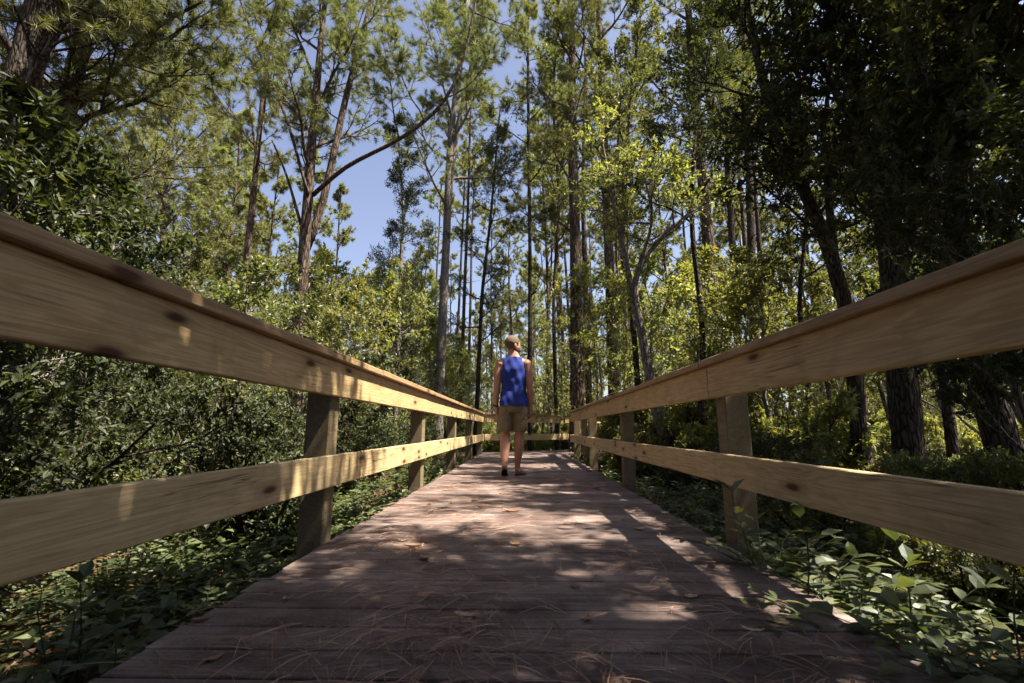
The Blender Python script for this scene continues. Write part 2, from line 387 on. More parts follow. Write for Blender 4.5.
def crown_mesh(sp, kind, mat, size=1.0, dens=1.0, name='crown', far=False):
    g = Geo(); P = np.array(sp.P); D = np.array(sp.D)
    if len(P) == 0: return g.mesh(name, mat)
    if kind == 'needle':
        needles(g, P, D, int((22 if far else 34) * dens), .17 * size, (.024 if far else .0105) * size)
    elif kind == 'leaf':
        k = max(1, int(2 * dens)); P2 = np.repeat(P, k, 0); D2 = np.repeat(nrm(D), k, 0)
        A = nrm(D2 * .6 + nrm(rng.standard_normal(P2.shape)) * 1.0 + [0, 0, .1])
        leaves(g, P2 + rng.standard_normal(P2.shape) * .02 * size, A, .085 * size, .42)
    elif kind == 'spray':
        k = max(1, int(5 * dens)); P2 = np.repeat(P, k, 0); D2 = np.repeat(nrm(D), k, 0)
        A = nrm(D2 * .9 + nrm(rng.standard_normal(P2.shape)) * .9)
        leaves(g, P2 + rng.standard_normal(P2.shape) * .03 * size, A, .075 * size, .3)
    return g.mesh(name, mat, smooth=False)

def make_tree(name, trunk, r0, r1, limb0, nl, limb_len, kind, fmat, bark, label, cat, group=None, cfg=None, size=1.0, dens=1.0,
              extra=(), up_ang=(60, 40), taper=.35, far=False, bare=0, top_round=.5, base=None, lr=.3):
    """trunk: world points from the ground up; limbs leave it between limb0 (fraction) and the top; extra: (points, r0, r1, leafy)"""
    base = np.array(trunk[0]) if base is None else np.array(base)
    g = Geo(); sp = Sprig(); pts = resample(np.array(trunk) - base, max(8, int(len(trunk) * 4)))
    n = len(pts); rad = np.interp(np.linspace(0, 1, n), [0, .06, 1], [r0 * 1.25, r0, r1])
    tube(g, pts, rad, 12 if not far else 7, wob=.04)
    cfg = dict(PINE if kind == 'needle' else BROAD, **(cfg or {}))
    ph = rng.uniform(0, TAU)
    for i in range(nl):
        t = limb0 + (1 - limb0) * (i + rng.uniform(0, .8)) / nl
        k = t * (n - 1); a = min(int(k), n - 2); f = k - a; p = pts[a] * (1 - f) + pts[a + 1] * f
        ph += 2.4 + rng.uniform(-.4, .4); u = (t - limb0) / max(1e-3, 1 - limb0)
        el = R(90 - (up_ang[0] + (up_ang[1] - up_ang[0]) * u) + rng.uniform(-10, 10))
        d = np.array([math.cos(ph) * math.cos(el), math.sin(ph) * math.cos(el), math.sin(el)])
        Ll = limb_len * (1 - (1 - taper) * max(0, (u - top_round) / max(.01, 1 - top_round))) * rng.uniform(.75, 1.15)
        branch(g, sp, p, d, Ll, max(.012, min(rad[a] * .5, limb_len * .02) * lr / .3), 0, cfg)
    for i in range(bare):                                  # dead stubs below the crown
        t = limb0 * rng.uniform(.45, 1); k = t * (n - 1); a = min(int(k), n - 2); p = pts[a]; h = rng.uniform(0, TAU)
        q, _ = wander(p, np.array([math.cos(h), math.sin(h), rng.uniform(-.1, .5)]), rng.uniform(.3, 1.1), 4, .15, 0)
        tube(g, q, np.linspace(.02, .006, len(q)), 4, cap=False)
    for e in extra:
        epts, e0, e1, leafy = e[:4]
        q = resample(np.array(epts) - base, max(8, len(epts) * 3)); tube(g, q, np.linspace(e0, e1, len(q)), 9 if e0 > .05 else 6, wob=.03)
        for i in range(leafy):
            t = .35 + .65 * (i + .5) / leafy; a = int(t * (len(q) - 1)); h = rng.uniform(0, TAU)
            d = nrm(np.array([math.cos(h), math.sin(h), rng.uniform(0, .9)]))
            branch(g, sp, q[a], d, limb_len * rng.uniform(.5, .85), .022, 0, cfg)
    root = empty(name, tuple(base), label, cat, group)
    link('trunk', g.mesh('trunk', bark), root)
    if sp.P: link('crown', crown_mesh(sp, kind, fmat, size, dens, far=far), root)
    return root
def px_trunk(pts, Y, height, lean=(0, 0)):
    """trunk through photo pixels at distance Y, down to the ground and up to the given height"""
    w = [at(x, y, Y) for x, y in pts]
    b = w[0].copy(); b[2] = GROUND - .05
    if len(w) > 1: b[0] -= (w[1][0] - w[0][0]) * .3
    out = [b] + w if w[0][2] > GROUND + .2 else w
    top = out[-1]; d = nrm(out[-1] - out[-2]); d = nrm(d + np.array([0, 0, .8]))
    if top[2] < height:
        s = (height - top[2]) / d[2]
        out += [top + d * s * .5 + [.05, lean[1] * .5, 0], top + d * s + [lean[0], lean[1], 0]]
    return out
# ------------------------------------------------------------------ world, sun
SUN_EL, SUN_AZ = R(62), R(103)            # azimuth from +Y towards +X
w = bpy.data.worlds.new('World'); sc.world = w; w.use_nodes = True
nt = w.node_tree; nt.nodes.clear()
sky = nt.nodes.new('ShaderNodeTexSky'); sky.sky_type = 'NISHITA'; sky.sun_disc = False
sky.sun_elevation = SUN_EL; sky.sun_rotation = SUN_AZ; sky.air_density = 1.0; sky.dust_density = 2.0; sky.ozone_density = 1.2
bg = nt.nodes.new('ShaderNodeBackground'); bg.inputs[1].default_value = 0.058
ow = nt.nodes.new('ShaderNodeOutputWorld'); hs = nt.nodes.new('ShaderNodeHueSaturation'); hs.inputs['Hue'].default_value = .512; hs.inputs['Saturation'].default_value = .85; nt.links.new(sky.outputs[0], hs.inputs['Color']); nt.links.new(hs.outputs[0], bg.inputs[0]); nt.links.new(bg.outputs[0], ow.inputs[0])
sun_d = bpy.data.lights.new('sun', 'SUN'); sun_d.energy = 5.0; sun_d.angle = R(.53); sun_d.color = (1, .9, .74)
sun = link('sun', sun_d)
SD = Vector((math.sin(SUN_AZ) * math.cos(SUN_EL), math.cos(SUN_AZ) * math.cos(SUN_EL), math.sin(SUN_EL)))
sun.rotation_euler = SD.to_track_quat('Z', 'Y').to_euler(); sun.location = (10, 10, 30)
sc.view_settings.view_transform = 'Standard'; sc.view_settings.look = 'None'; sc.view_settings.gamma = 1
sc.view_settings.use_curve_mapping = False; sc.view_settings.exposure = 2.0
cy = sc.cycles; cy.max_bounces = 7; cy.diffuse_bounces = 4; cy.glossy_bounces = 2; cy.transmission_bounces = 5; cy.transparent_max_bounces = 4
cy.sample_clamp_indirect = 6; cy.use_adaptive_sampling = True; cy.adaptive_threshold = .02; cy.use_denoising = True; cy.caustics_reflective = False

# ------------------------------------------------------------------ ground
def ground_h(x, y):
    return GROUND + .05 * np.sin(x * .9 + 1) * np.cos(y * .7) + .03 * np.sin(x * 2.3 + y * 1.7)
g = Geo()
ax = np.concatenate([[-400, -150, -70, -40], np.arange(-26, 26.1, .4), [40, 70, 150, 400]])
ay = np.concatenate([[-400, -100, -30, -12], np.arange(-6, 36.1, .4), [50, 80, 150, 400, 900]])
X, Y = np.meshgrid(ax, ay); Z = ground_h(X, Y)
Z = Z + .02 * rng.standard_normal(Z.shape) * (np.abs(X) < 27)
nx = len(ax); i = np.arange(len(ay) - 1)[:, None] * nx + np.arange(nx - 1)[None]
g.add(np.stack([X, Y, Z], -1).reshape(-1, 3), np.stack([i, i + 1, i + nx + 1, i + nx], -1).reshape(-1, 4))
tag(g.obj('ground', M['ground']), kind='structure')

# ------------------------------------------------------------------ boardwalk deck
XL, XR, TURN = -1.02, 1.03, R(55)
YI = 11.35; MIT = (XR - XL) * math.tan(TURN / 2)
HD = np.array([math.sin(TURN), math.cos(TURN), 0]); HR = np.array([math.cos(TURN), -math.sin(TURN), 0]); IN = np.array([XR, YI, 0.0])
g = Geo()
pw, gap, y = .142, .008, -1.6
while y < YI + MIT:
    x1 = XR if y < YI else XR - (y - YI) / MIT * (XR - XL)
    if x1 - XL > .1:
        v0 = g.n; dz = random.uniform(-.0012, .0012)
        box_geo(g, XL + random.uniform(-.012, .012), x1 + random.uniform(-.012, .012), y, y + pw, -.038 + dz, dz, .003)
    y += pw + gap
y = -MIT
while y < 9:
    x1 = 0 if y >= 0 else y * (XR - XL) / MIT
    if x1 + (XR - XL) > .1:
        k = len(g.v); box_geo(g, -(XR - XL) + random.uniform(-.01, .01), x1 - .012, y, y + pw, -.038, 0, .004)
        for q in range(k, len(g.v)):
            l = g.v[q]; g.v[q] = IN + l[:, :1] * HR + l[:, 1:2] * HD + l[:, 2:] * np.array([0, 0, 1])
    y += pw + gap
for x in (XL + .05, -.33, .4, XR - .09):                    # joists under the planks
    box_geo(g, x, x + .04, -1.6, YI if x > 0 else YI + .5, -.235, -.040, .003, 1)
tag(g.obj('boardwalk', [M['deck'], M['post']], smooth=False), label='weathered brown plank boardwalk strewn with pine needles, bending right beyond the man', kind='structure')

# ------------------------------------------------------------------ railings
def board(name, length, wx, wz, mat, parent, loc, rz=0, nails=()):
    """a board of its own: local Y runs along it, origin at its near end; slightly bowed, with chamfered edges"""
    g = Geo(); ns = max(4, int(length / .25)); ys = np.linspace(0, length, ns + 1); b = .004
    prof = np.array([(-wx / 2 + b, -wz / 2), (wx / 2 - b, -wz / 2), (wx / 2, -wz / 2 + b), (wx / 2, wz / 2 - b), (wx / 2 - b, wz / 2), (-wx / 2 + b, wz / 2), (-wx / 2, wz / 2 - b), (-wx / 2, -wz / 2 + b)])
    k = len(prof); bow = random.uniform(-.004, .004)
    V = np.zeros((ns + 1, k, 3)); V[..., 0] = prof[None, :, 0]; V[..., 1] = ys[:, None]
    V[..., 2] = prof[None, :, 1] + (bow * np.sin(ys / length * math.pi))[:, None] + rng.standard_normal((ns + 1, 1)) * .0006
    i = np.arange(ns)[:, None] * k; j = np.arange(k)[None]; j2 = (j + 1) % k
    q = np.stack([i + j, i + k + j, i + k + j2, i + j2], -1).reshape(-1, 4)
    g.add(V.reshape(-1, 3), q); g.f.append(np.array([list(range(k))])); g.mi.append(np.array([0])); g.f.append(np.array([list(range(k))[::-1]]) + ns * k); g.mi.append(np.array([0]))
    for (yy, zz, sx) in nails:
        a = np.arange(8) * TAU / 8; r = .0045
        v = np.stack([np.full(8, sx * (wx / 2 + .0012)), yy + r * np.cos(a), zz + r * np.sin(a)], 1)
        g.add(v, [list(range(8)) if sx > 0 else list(range(8))[::-1]], 1)
    o = g.obj(name, [mat, M['nail']], parent, smooth=False, loc=loc); o.rotation_euler = (0, 0, rz)
    return o
def post(parent, loc, w=.13, z0=-.6, z1=.935, rz=0, lab=None):
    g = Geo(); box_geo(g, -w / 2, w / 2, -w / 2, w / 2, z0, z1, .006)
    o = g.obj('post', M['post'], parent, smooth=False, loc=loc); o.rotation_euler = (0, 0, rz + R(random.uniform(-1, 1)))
    if lab: o['label'] = lab
def railing(origin, ang, side, ys_post, segs_up, segs_low, segs_cap, label, pw=.13):
    """side -1: railing left of the walk (face looks +x); local y runs along"""
    root = empty('railing', origin, label, 'railing', 'railings of the boardwalk', rz=ang)
    s = side
    for yp in ys_post: post(root, (s * (.042 + pw / 2), yp, 0), pw)
    def nl(y0, y1, h): return [(yp - y0 + dx, dz, -s) for yp in ys_post if y0 - .05 < yp < y1 + .05 for dx in (-.03, .03) for dz in (-h, h)]
    for (a, b) in segs_up: board('upper_board', b - a - .004, .038, .185, M['rail'], root, (s * (.02 + random.uniform(-.002, .002)), a, .847 + random.uniform(-.003, .003)), 0, nl(a, b, .055))
    for (a, b) in segs_low: board('lower_board', b - a - .004, .038, .16, M['rail_low'], root, (s * (.02 + random.uniform(-.003, .003)), a, .368 + random.uniform(-.003, .003)), 0, nl(a, b, .045))
    for (a, b) in segs_cap: board('cap_board', b - a - .004, .15, .038, M['cap'], root, (s * (.042 + random.uniform(-.003, .003)), a, .9605 + random.uniform(0, .002)), 0)
    return root
LX, RX = -1.0, 1.09
lp = [.21, 2.66, 5.1, 7.54, 9.98, 12.42]
railing((LX, 0, 0), 0, -1, [-2.2] + lp, [(-2.2, 5.1), (5.1, 9.98), (9.98, 12.5)], [(-2.2, 5.1), (5.1, 9.98), (9.98, 12.5)], [(-2.2, 3.3), (3.3, 7.54), (7.54, 12.5)],
        'long left railing of pale boards running from the camera to the bend')
rp = [-.1, 2.8, 5.65, 8.45, 10.9]
railing((RX, 0, 0), 0, 1, [-2.2] + rp, [(-2.2, 2.86), (2.864, 8.45), (8.45, 11.35)], [(-2.2, 2.75), (2.754, 8.45), (8.45, 11.35)], [(-2.2, 2.9), (2.9, 7.0), (7.0, 11.4)],
        'long right railing of pale boards with a board joint at its nearest post')
oc = IN + HR * -(XR - XL) + HD * -MIT
railing(tuple(oc + HR * .02 + HD * .05), -TURN, -1, [1.1, 3.4, 5.7, 8.0], [(0, 4.6), (4.6, 9)], [(0, 4.6), (4.6, 9)], [(.02, 4.6), (4.6, 9)],
      'short sunlit railing crossing behind the man where the boardwalk bends')
railing(tuple(IN + HD * .12), -TURN, 1, [.35, 2.8, 5.2, 7.6], [(0, 4.6), (4.6, 8.9)], [(0, 4.6), (4.6, 8.9)], [(.0, 4.6), (4.6, 8.9)],
      'inner railing past the bend, half hidden behind the right railing')

# ------------------------------------------------------------------ litter on the deck
g = Geo()
def strand(p, a, L, bend, w, lift):
    n = 5; t = np.linspace(0, 1, n); aa = a + bend * t
    d = np.stack([np.cos(aa), np.sin(aa)], 1); q = np.concatenate([[[0, 0]], np.cumsum(d[:-1] * L / (n - 1), 0)])
    z = .003 + lift * np.sin(t * math.pi) + .002 * rng.random()
    s = np.stack([-d[:, 1], d[:, 0]], 1) * (w / 2) * np.array([1, 1, 1, .8, .2])[:, None]
    v = np.concatenate([np.column_stack([p + q + s, z]), np.column_stack([p + q - s, z + .0008])])
    i = np.arange(n - 1); g.add(v, np.stack([i, i + 1, i + n + 1, i + n], 1))
clus = [(rng.uniform(-.9, .95), .9 + 5.5 * rng.random() ** 1.6) for _ in range(40)]
for k in range(3000):
    if k % 3:
        c = clus[rng.integers(len(clus))]; p = np.array([c[0] + rng.normal() * .16, c[1] + rng.normal() * .17])
    else: p = np.array([rng.uniform(-1, 1.05), rng.uniform(.8, 11)])
    if not (-1.0 < p[0] < 1.0 and .6 < p[1] < 11.3): continue
    a = rng.uniform(0, TAU); L = rng.uniform(.08, .2); lift = rng.uniform(0, .012)
    for j in range(rng.integers(1, 4)): strand(p, a + rng.normal() * .16, L * rng.uniform(.8, 1.1), rng.normal() * .16, rng.uniform(.0009, .0015), lift * rng.uniform(.5, 1.5))
for k in range(30):                                        # tiny crumbs and twigs
    p = np.array([rng.uniform(-1, 1.05), rng.uniform(.8, 7)]); strand(p, rng.uniform(0, TAU), rng.uniform(.05, .2), rng.normal() * .3, .004, .004)
tag(g.obj('fallen_needles', M['straw'], smooth=False), label='brown pine needles fallen across the deck planks', kind='stuff')
def dry_leaf(x, y, L, rz, mat, label, ratio=.5, group='dry leaves on the boardwalk', curl=None):
    g = Geo(); nu, nv = 7, 5; V = []
    curl = rng.uniform(.5, 1.4) if curl is None else curl; tw = rng.uniform(-.3, .3)
    for i in range(nu):
        u = i / (nu - 1); wd = L * ratio / 2 * math.sin(math.pi * (u * .93 + .05)) ** .8
        for j in range(nv):
            v = j / (nv - 1) * 2 - 1; a = v * curl
            V.append(((u - .5) * L, wd * math.sin(a) / max(curl, .01) * 1.2, .004 + wd * (1 - math.cos(a)) * .9 + L * .14 * (2 * u - 1) ** 2 + v * wd * tw * .4 + rng.normal() * .0012))
    i = np.arange(nu - 1)[:, None] * nv + np.arange(nv - 1)[None]
    g.add(V, np.stack([i, i + nv, i + nv + 1, i + 1], -1).reshape(-1, 4))
    a, b = V[nv // 2], (V[nv // 2][0] - L * .25, 0, V[nv // 2][2] + .006)
    o = g.obj('dry_leaf', mat, loc=(x, y, 0)); o.rotation_euler = (0, 0, rz)
    V0 = np.array([v.co.z for v in o.data.vertices]).min(); o.location.z = .002 - V0
    return tag(o, label, 'leaf', group)
def gpt(px, py):
    d = FW + RT * (px - 512) / F_PX + UP * (341.5 - py) / F_PX; t = -CAM_Z / d[2]; return d[0] * t, d[1] * t
for (px, py, L, rz, mt, ra, lab) in [
    (467, 617, .085, -.2, 'dry_pale', .5, 'pale tan curled leaf lying flat on the near planks, left of the middle'),
    (586, 620, .05, 1.2, 'dry', .6, 'small upright-curled brown leaf on the near planks right of the pale tan leaf'),
    (692, 598, .055, .3, 'dry_pale', .45, 'dull tan leaf at the shade edge on the right of the near planks'),
    (752, 631, .07, -.5, 'dry_pale', .22, 'narrow whitish curled leaf in the sun patch near the right deck edge'),
    (413, 548, .09, .1, 'dry', .5, 'rusty brown leaf near the left deck edge past the first post'),
    (640, 530, .08, .4, 'dry_pale', .5, 'pale leaf in the bright strip right of the deck middle'),
    (512, 511, .13, .2, 'dry', .5, 'large orange brown leaf in the brightest sun patch of the deck'),
    (596, 489, .12, 2.1, 'dry', .5, 'brown leaf a little behind and right of the brightest sun patch'),
    (590, 472, .12, .9, 'dry', .6, 'orange leaf on the deck just right of the man'),
    (200, 622, .05, .5, 'dry', .6, 'orange brown leaf at the left deck corner beside the ferny plants'),
    (213, 660, .05, 1.0, 'dry', .5, 'dark brown leaf at the very bottom left of the deck'),
    (285, 600, .04, 2.0, 'dry', .5, 'small brown leaf on the left deck edge in half shade'),
    (402, 541, .06, 2.6, 'dry_pale', .4, 'small pale leaf beside the rusty brown leaf past the first left post'),
    (575, 588, .05, 2.2, 'dry', .4, 'thin brown leaf on the middle of the near planks'),
    (520, 492, .09, -.6, 'dry_pale', .4, 'slim pale leaf behind the large orange brown leaf')]:
    x, y = gpt(px, py); dry_leaf(x, y, L, rz, M[mt], lab, ra)
for k in range(34):
    y = rng.uniform(2.2, 10.5); dry_leaf(rng.uniform(-.95, 1.0), y, rng.uniform(.04, .085), rng.uniform(0, TAU), M['dry'], 'small brown curled leaf scattered on the boardwalk between the railings', rng.uniform(.35, .6), 'small brown leaves scattered on the deck')

# ------------------------------------------------------------------ the man
def ell_tube(g, secs, sides=24):
    """secs: (x,y,z,half width,half depth[,tilt axis vector])"""
    secs = np.array([s[:5] for s in secs], float); a = np.arange(sides) * TAU / sides; n = len(secs)
    v = np.zeros((n, sides, 3)); v[..., 0] = secs[:, :1] + secs[:, 3:4] * np.cos(a); v[..., 1] = secs[:, 1:2] + secs[:, 4:5] * np.sin(a); v[..., 2] = secs[:, 2:3]
    i = np.arange(n - 1)[:, None] * sides; j = np.arange(sides)[None]; j2 = (j + 1) % sides
    n0 = g.n; g.add(v.reshape(-1, 3), np.stack([i + j, i + j2, i + sides + j2, i + sides + j], -1).reshape(-1, 4))
    g.f.append(np.array([list(range(sides))[::-1]]) + n0); g.mi.append(np.array([0])); g.f.append(np.array([list(range(sides))]) + n0 + (n - 1) * sides); g.mi.append(np.array([0]))
def ball(g, c, r, M3=None, nu=14, nv=10):
    u = np.arange(nu) * TAU / nu; w_ = (np.arange(nv) + .5) * math.pi / nv
    d = np.stack([np.sin(w_)[:, None] * np.cos(u), np.sin(w_)[:, None] * np.sin(u), np.cos(w_)[:, None] * np.ones(nu)], -1).reshape(-1, 3)[:, :]
    d = d * np.asarray(r)
    if M3 is not None: d = d @ np.asarray(M3).T
    v = d + np.asarray(c); i = np.arange(nv - 1)[:, None] * nu; j = np.arange(nu)[None]; j2 = (j + 1) % nu
    n0 = g.n; g.add(v, np.stack([i + j, i + nu + j, i + nu + j2, i + j2], -1).reshape(-1, 4))
    g.f.append(np.array([list(range(nu))]) + n0); g.mi.append(np.array([0])); g.f.append(np.array([list(range(nu))[::-1]]) + n0 + (nv - 1) * nu); g.mi.append(np.array([0]))
def remeshed(g, name, mat, voxel, smooth=4, parent=None, shrink=None):
    me = g.mesh('tmp', mat); o = bpy.data.objects.new('tmp', me); COL.objects.link(o)
    m = o.modifiers.new('r', 'REMESH'); m.mode = 'VOXEL'; m.voxel_size = voxel; m.use_smooth_shade = True
    if smooth: s = o.modifiers.new('s', 'SMOOTH'); s.iterations = smooth; s.factor = .5
    dg = bpy.context.evaluated_depsgraph_get(); me2 = bpy.data.meshes.new_from_object(o.evaluated_get(dg)); me2.name = name
    bpy.data.objects.remove(o); bpy.data.meshes.remove(me)
    me2.materials.clear(); me2.materials.append(mat); me2.polygons.foreach_set('use_smooth', np.ones(len(me2.polygons), bool))
    return link(name, me2, parent)
MAN = (-.125, 6.3, 0)
man = empty('person', MAN, 'person in blue sleeveless jersey and olive shorts walking away along the boardwalk', 'person')
HT = R(-62)                                   # the head turns to his right
Hm = np.array([[math.cos(HT), -math.sin(HT), 0], [math.sin(HT), math.cos(HT), 0], [0, 0, 1]])
HC = np.array([-.004, .005, 1.676])
hp = lambda x, y, z: HC + Hm @ np.array([x, y, z])
g = Geo()
ell_tube(g, [(0, 0, .86, .12, .09), (0, 0, .92, .155, .11), (0, 0, .99, .152, .108), (0, 0, 1.07, .142, .1), (0, 0, 1.15, .142, .1), (0, 0, 1.25, .158, .108), (0, 0, 1.34, .17, .112), (0, .0, 1.41, .168, .1),
             (0, .0, 1.455, .16, .09), (0, .0, 1.49, .13, .078), (0, .003, 1.525, .09, .07), (0, .005, 1.56, .07, .066), (0, .01, 1.60, .060, .064), (0, .015, 1.65, .058, .06)])
ball(g, hp(0, -.012, .035), (.081, .101, .094)); g.v[-1] = (g.v[-1] - hp(0, -.012, .035)) @ Hm.T + hp(0, -.012, .035)
ball(g, hp(0, .022, -.045), (.061, .073, .08)); g.v[-1] = (g.v[-1] - hp(0, .022, -.045)) @ Hm.T + hp(0, .022, -.045)
tube(g, [hp(0, .085, .02), hp(0, .104, -.012), hp(0, .108, -.024)], [.011, .014, .012], 8)            # nose
tube(g, [hp(-.03, .08, .028), hp(0, .088, .03), hp(.03, .08, .028)], [.011, .013, .011], 8)          # brow
tube(g, [hp(-.02, .086, -.055), hp(0, .092, -.055), hp(.02, .086, -.055)], [.009, .011, .009], 8)    # lips
for s in (-1, 1):
    ball(g, hp(s * .078, -.005, -.01), (.012, .02, .033), Hm)
    # arm: shoulder, elbow, wrist
    ball(g, (s * .172, 0, 1.424), (.068, .068, .066))
    ax_ = [(s * .10, 0, 1.455), (s * .178, 0, 1.42), (s * .203, -.005, 1.31), (s * .21, -.012, 1.2), (s * .213, -.015, 1.12), (s * .222, .0, 1.05), (s * .226, .018, .96), (s * .226, .035, .875)]
    tube(g, ax_, [.055, .062, .057, .051, .042, .045, .037, .028], 14)
    hx, hy, hz = s * .226, .04, .875
    tube(g, [(hx, hy, hz + .01), (hx - s * .002, hy + .004, hz - .04), (hx - s * .006, hy + .008, hz - .085)], [.028, .036, .036], 12)
    for k, (dy, ln) in enumerate(((.036, .075), (.011, .085), (-.013, .078), (-.036, .062))):
        b0 = np.array([hx - s * .006, hy + .006 + dy, hz - .08])
        tube(g, [b0, b0 + [-s * .004, .002, -ln * .45], b0 + [-s * .016, .006, -ln * .8], b0 + [-s * .028, .008, -ln * 1.0]], [.013, .0125, .012, .011], 8)
    tb = np.array([hx - s * .008, hy + .028, hz - .025]); tube(g, [tb, tb + [-s * .008, .022, -.03], tb + [-s * .014, .026, -.06]], [.015, .014, .012], 8)
# legs: viewer's left leg trails with its heel up, the other stands
legs = {-1: [(-.078, 0, .93), (-.092, .0, .8), (-.1, .01, .65), (-.103, .02, .52), (-.106, -.03, .40), (-.108, -.1, .25), (-.108, -.15, .15), (-.108, -.165, .11)],
        1: [(.075, 0, .93), (.084, .02, .8), (.08, .035, .65), (.074, .045, .52), (.070, .035, .40), (.062, .02, .25), (.052, .015, .14), (.05, .02, .07)]}
for s, p in legs.items(): tube(g, p, [.094, .09, .078, .06, .066, .052, .036, .037], 16)
# feet
tube(g, [(-.108, -.175, .115), (-.108, -.13, .085), (-.11, -.06, .045), (-.112, -.01, .028)], [.036, .037, .034, .026], 12)
tube(g, [(.046, -.015, .042), (.062, .02, .05), (.098, .085, .034), (.122, .125, .024)], [.034, .036, .036, .028], 12)
for k in range(5):
    o_ = (k - 2) * .0155
    tube(g, [(-.112 + o_, -.015, .022), (-.112 + o_, .022, .014)], [.011, .0085], 8)
    q = np.array([.122, .125, .016]) + np.array([.85, -.5, 0]) * o_; tube(g, [q, q + [.02, .033 - abs(o_) * .3, -.004]], [.012, .009], 8)
body = remeshed(g, 'body', M['skin'], .005, 2, man)
# hair: closely cropped cap over the back of the skull
def cap_shell(name, mat, parent, keep, r, c, off=.006):
    g = Geo(); nu, nv = 40, 26
    u = np.arange(nu) * TAU / nu; w_ = np.linspace(.02, math.pi * .98, nv)
    d = np.stack([np.sin(w_)[:, None] * np.cos(u), np.sin(w_)[:, None] * np.sin(u), np.cos(w_)[:, None] * np.ones(nu)], -1)
    v = d * (np.array(r) + off) * (1 + .018 * rng.standard_normal((nv, nu, 1)))
    i = np.arange(nv - 1)[:, None] * nu; j = np.arange(nu)[None]; j2 = (j + 1) % nu
    q = np.stack([i + j, i + nu + j, i + nu + j2, i + j2], -1).reshape(-1, 4)
    vf = v.reshape(-1, 3) + c; q = q[[keep(vf[k].mean(0)) for k in q]]
    g.add(HC + vf @ Hm.T, q); o = g.obj(name, mat, parent)
    m = o.modifiers.new('thick', 'SOLIDIFY'); m.thickness = .006; m.offset = -1; return o
cap_shell('hair', M['hair'], man, lambda p: p[2] > -.055 + max(0, p[1] + .03) * 1.1 and p[1] < .06 + (p[2] - .05) * .2 and not (abs(p[0]) > .06 and p[1] > -.03 and p[2] < .01), (.081, .101, .094), np.array([0, -.012, .035]))
cap_shell('beard', M['beard'], man, lambda p: p[2] < -.03 and p[1] > -.012 - (p[2] + .06) * .2, (.061, .073, .08), np.array([0, .022, -.045]), .008)
for s in (-1, 1):
    ge = Geo(); ball(ge, hp(s * .03, .079, .008), (.011, .008, .008)); ge.obj('eye', M['eye'], man)
# jersey
g = Geo(); nu = 56
secs = [(.875, .187, .138), (.93, .182, .136), (1.0, .168, .124), (1.08, .158, .116), (1.15, .156, .114), (1.22, .163, .118), (1.29, .172, .122), (1.345, .18, .124), (1.40, .182, .114), (1.455, .163, .1), (1.49, .13, .088), (1.52, .092, .081), (1.54, .078, .077)]
zz = np.linspace(.875, 1.535, 40); hw = np.interp(zz, [s[0] for s in secs], [s[1] for s in secs]); hd = np.interp(zz, [s[0] for s in secs], [s[2] for s in secs])
a = np.arange(nu) * TAU / nu
fold = .006 * np.sin(a * 5 + 1)[None] * np.linspace(1.8, .2, 40)[:, None] + .004 * np.sin(a[None] * 3 - zz[:, None] * 38 + 1) + .004 * np.sin(a[None] * 9 + zz[:, None] * 25)
x = (hw[:, None] + fold) * np.cos(a); yv = (hd[:, None] + fold) * np.sin(a) - .012 * np.exp(-((np.cos(a)[None] * .17) / .03) ** 2) * 0
V = np.stack([x, yv, zz[:, None] * np.ones(nu)], -1)
i = np.arange(39)[:, None] * nu; j = np.arange(nu)[None]; j2 = (j + 1) % nu
q = np.stack([i + j, i + j2, i + nu + j2, i + nu + j], -1).reshape(-1, 4); vf = V.reshape(-1, 3)
def keepshirt(c):
    x_, y_, z_ = c
    if z_ > 1.27:
        lim = np.interp(z_, [1.27, 1.30, 1.35, 1.42, 1.48, 1.54], [.2, .165, .145, .132, .118, .1])
        if abs(x_) > lim: return False
    return z_ < 1.525 + (.0 if y_ < 0 else -.06) or abs(x_) > .085
g.add(vf, q[[keepshirt(vf[k].mean(0)) for k in q]])
sh = g.obj('jersey', M['shirt'], man); m = sh.modifiers.new('thick', 'SOLIDIFY'); m.thickness = .004; m.offset = 0
m = sh.modifiers.new('sub', 'SUBSURF'); m.levels = 1; m.render_levels = 1
# shorts
g = Geo()
ell_tube(g, [(0, 0, .79, .155, .11), (0, 0, .85, .172, .124), (0, 0, .92, .168, .118), (0, 0, .95, .150, .105)])
for s, p in legs.items():
    pp = [p[0], p[1], p[2], (p[3][0] + s * .006, p[3][1] - (.012 if s < 0 else 0), .548)]
    ell_tube(g, [(q_[0] + s * .004, q_[1], q_[2], r_, r_ * 1.08) for q_, r_ in zip(pp[::-1], [.097, .096, .098, .09])], 20)
for s in (-1, 1): box_geo(g, s * .168 - .014, s * .168 + .014, -.045, .06, .6, .72, .008)        # cargo pockets
so = remeshed(g, 'shorts', M['shorts'], .007, 3, man)
tx = bpy.data.textures.new('folds', 'CLOUDS'); tx.noise_scale = .09
d = so.modifiers.new('folds', 'DISPLACE'); d.texture = tx; d.strength = .02; d.mid_level = .5
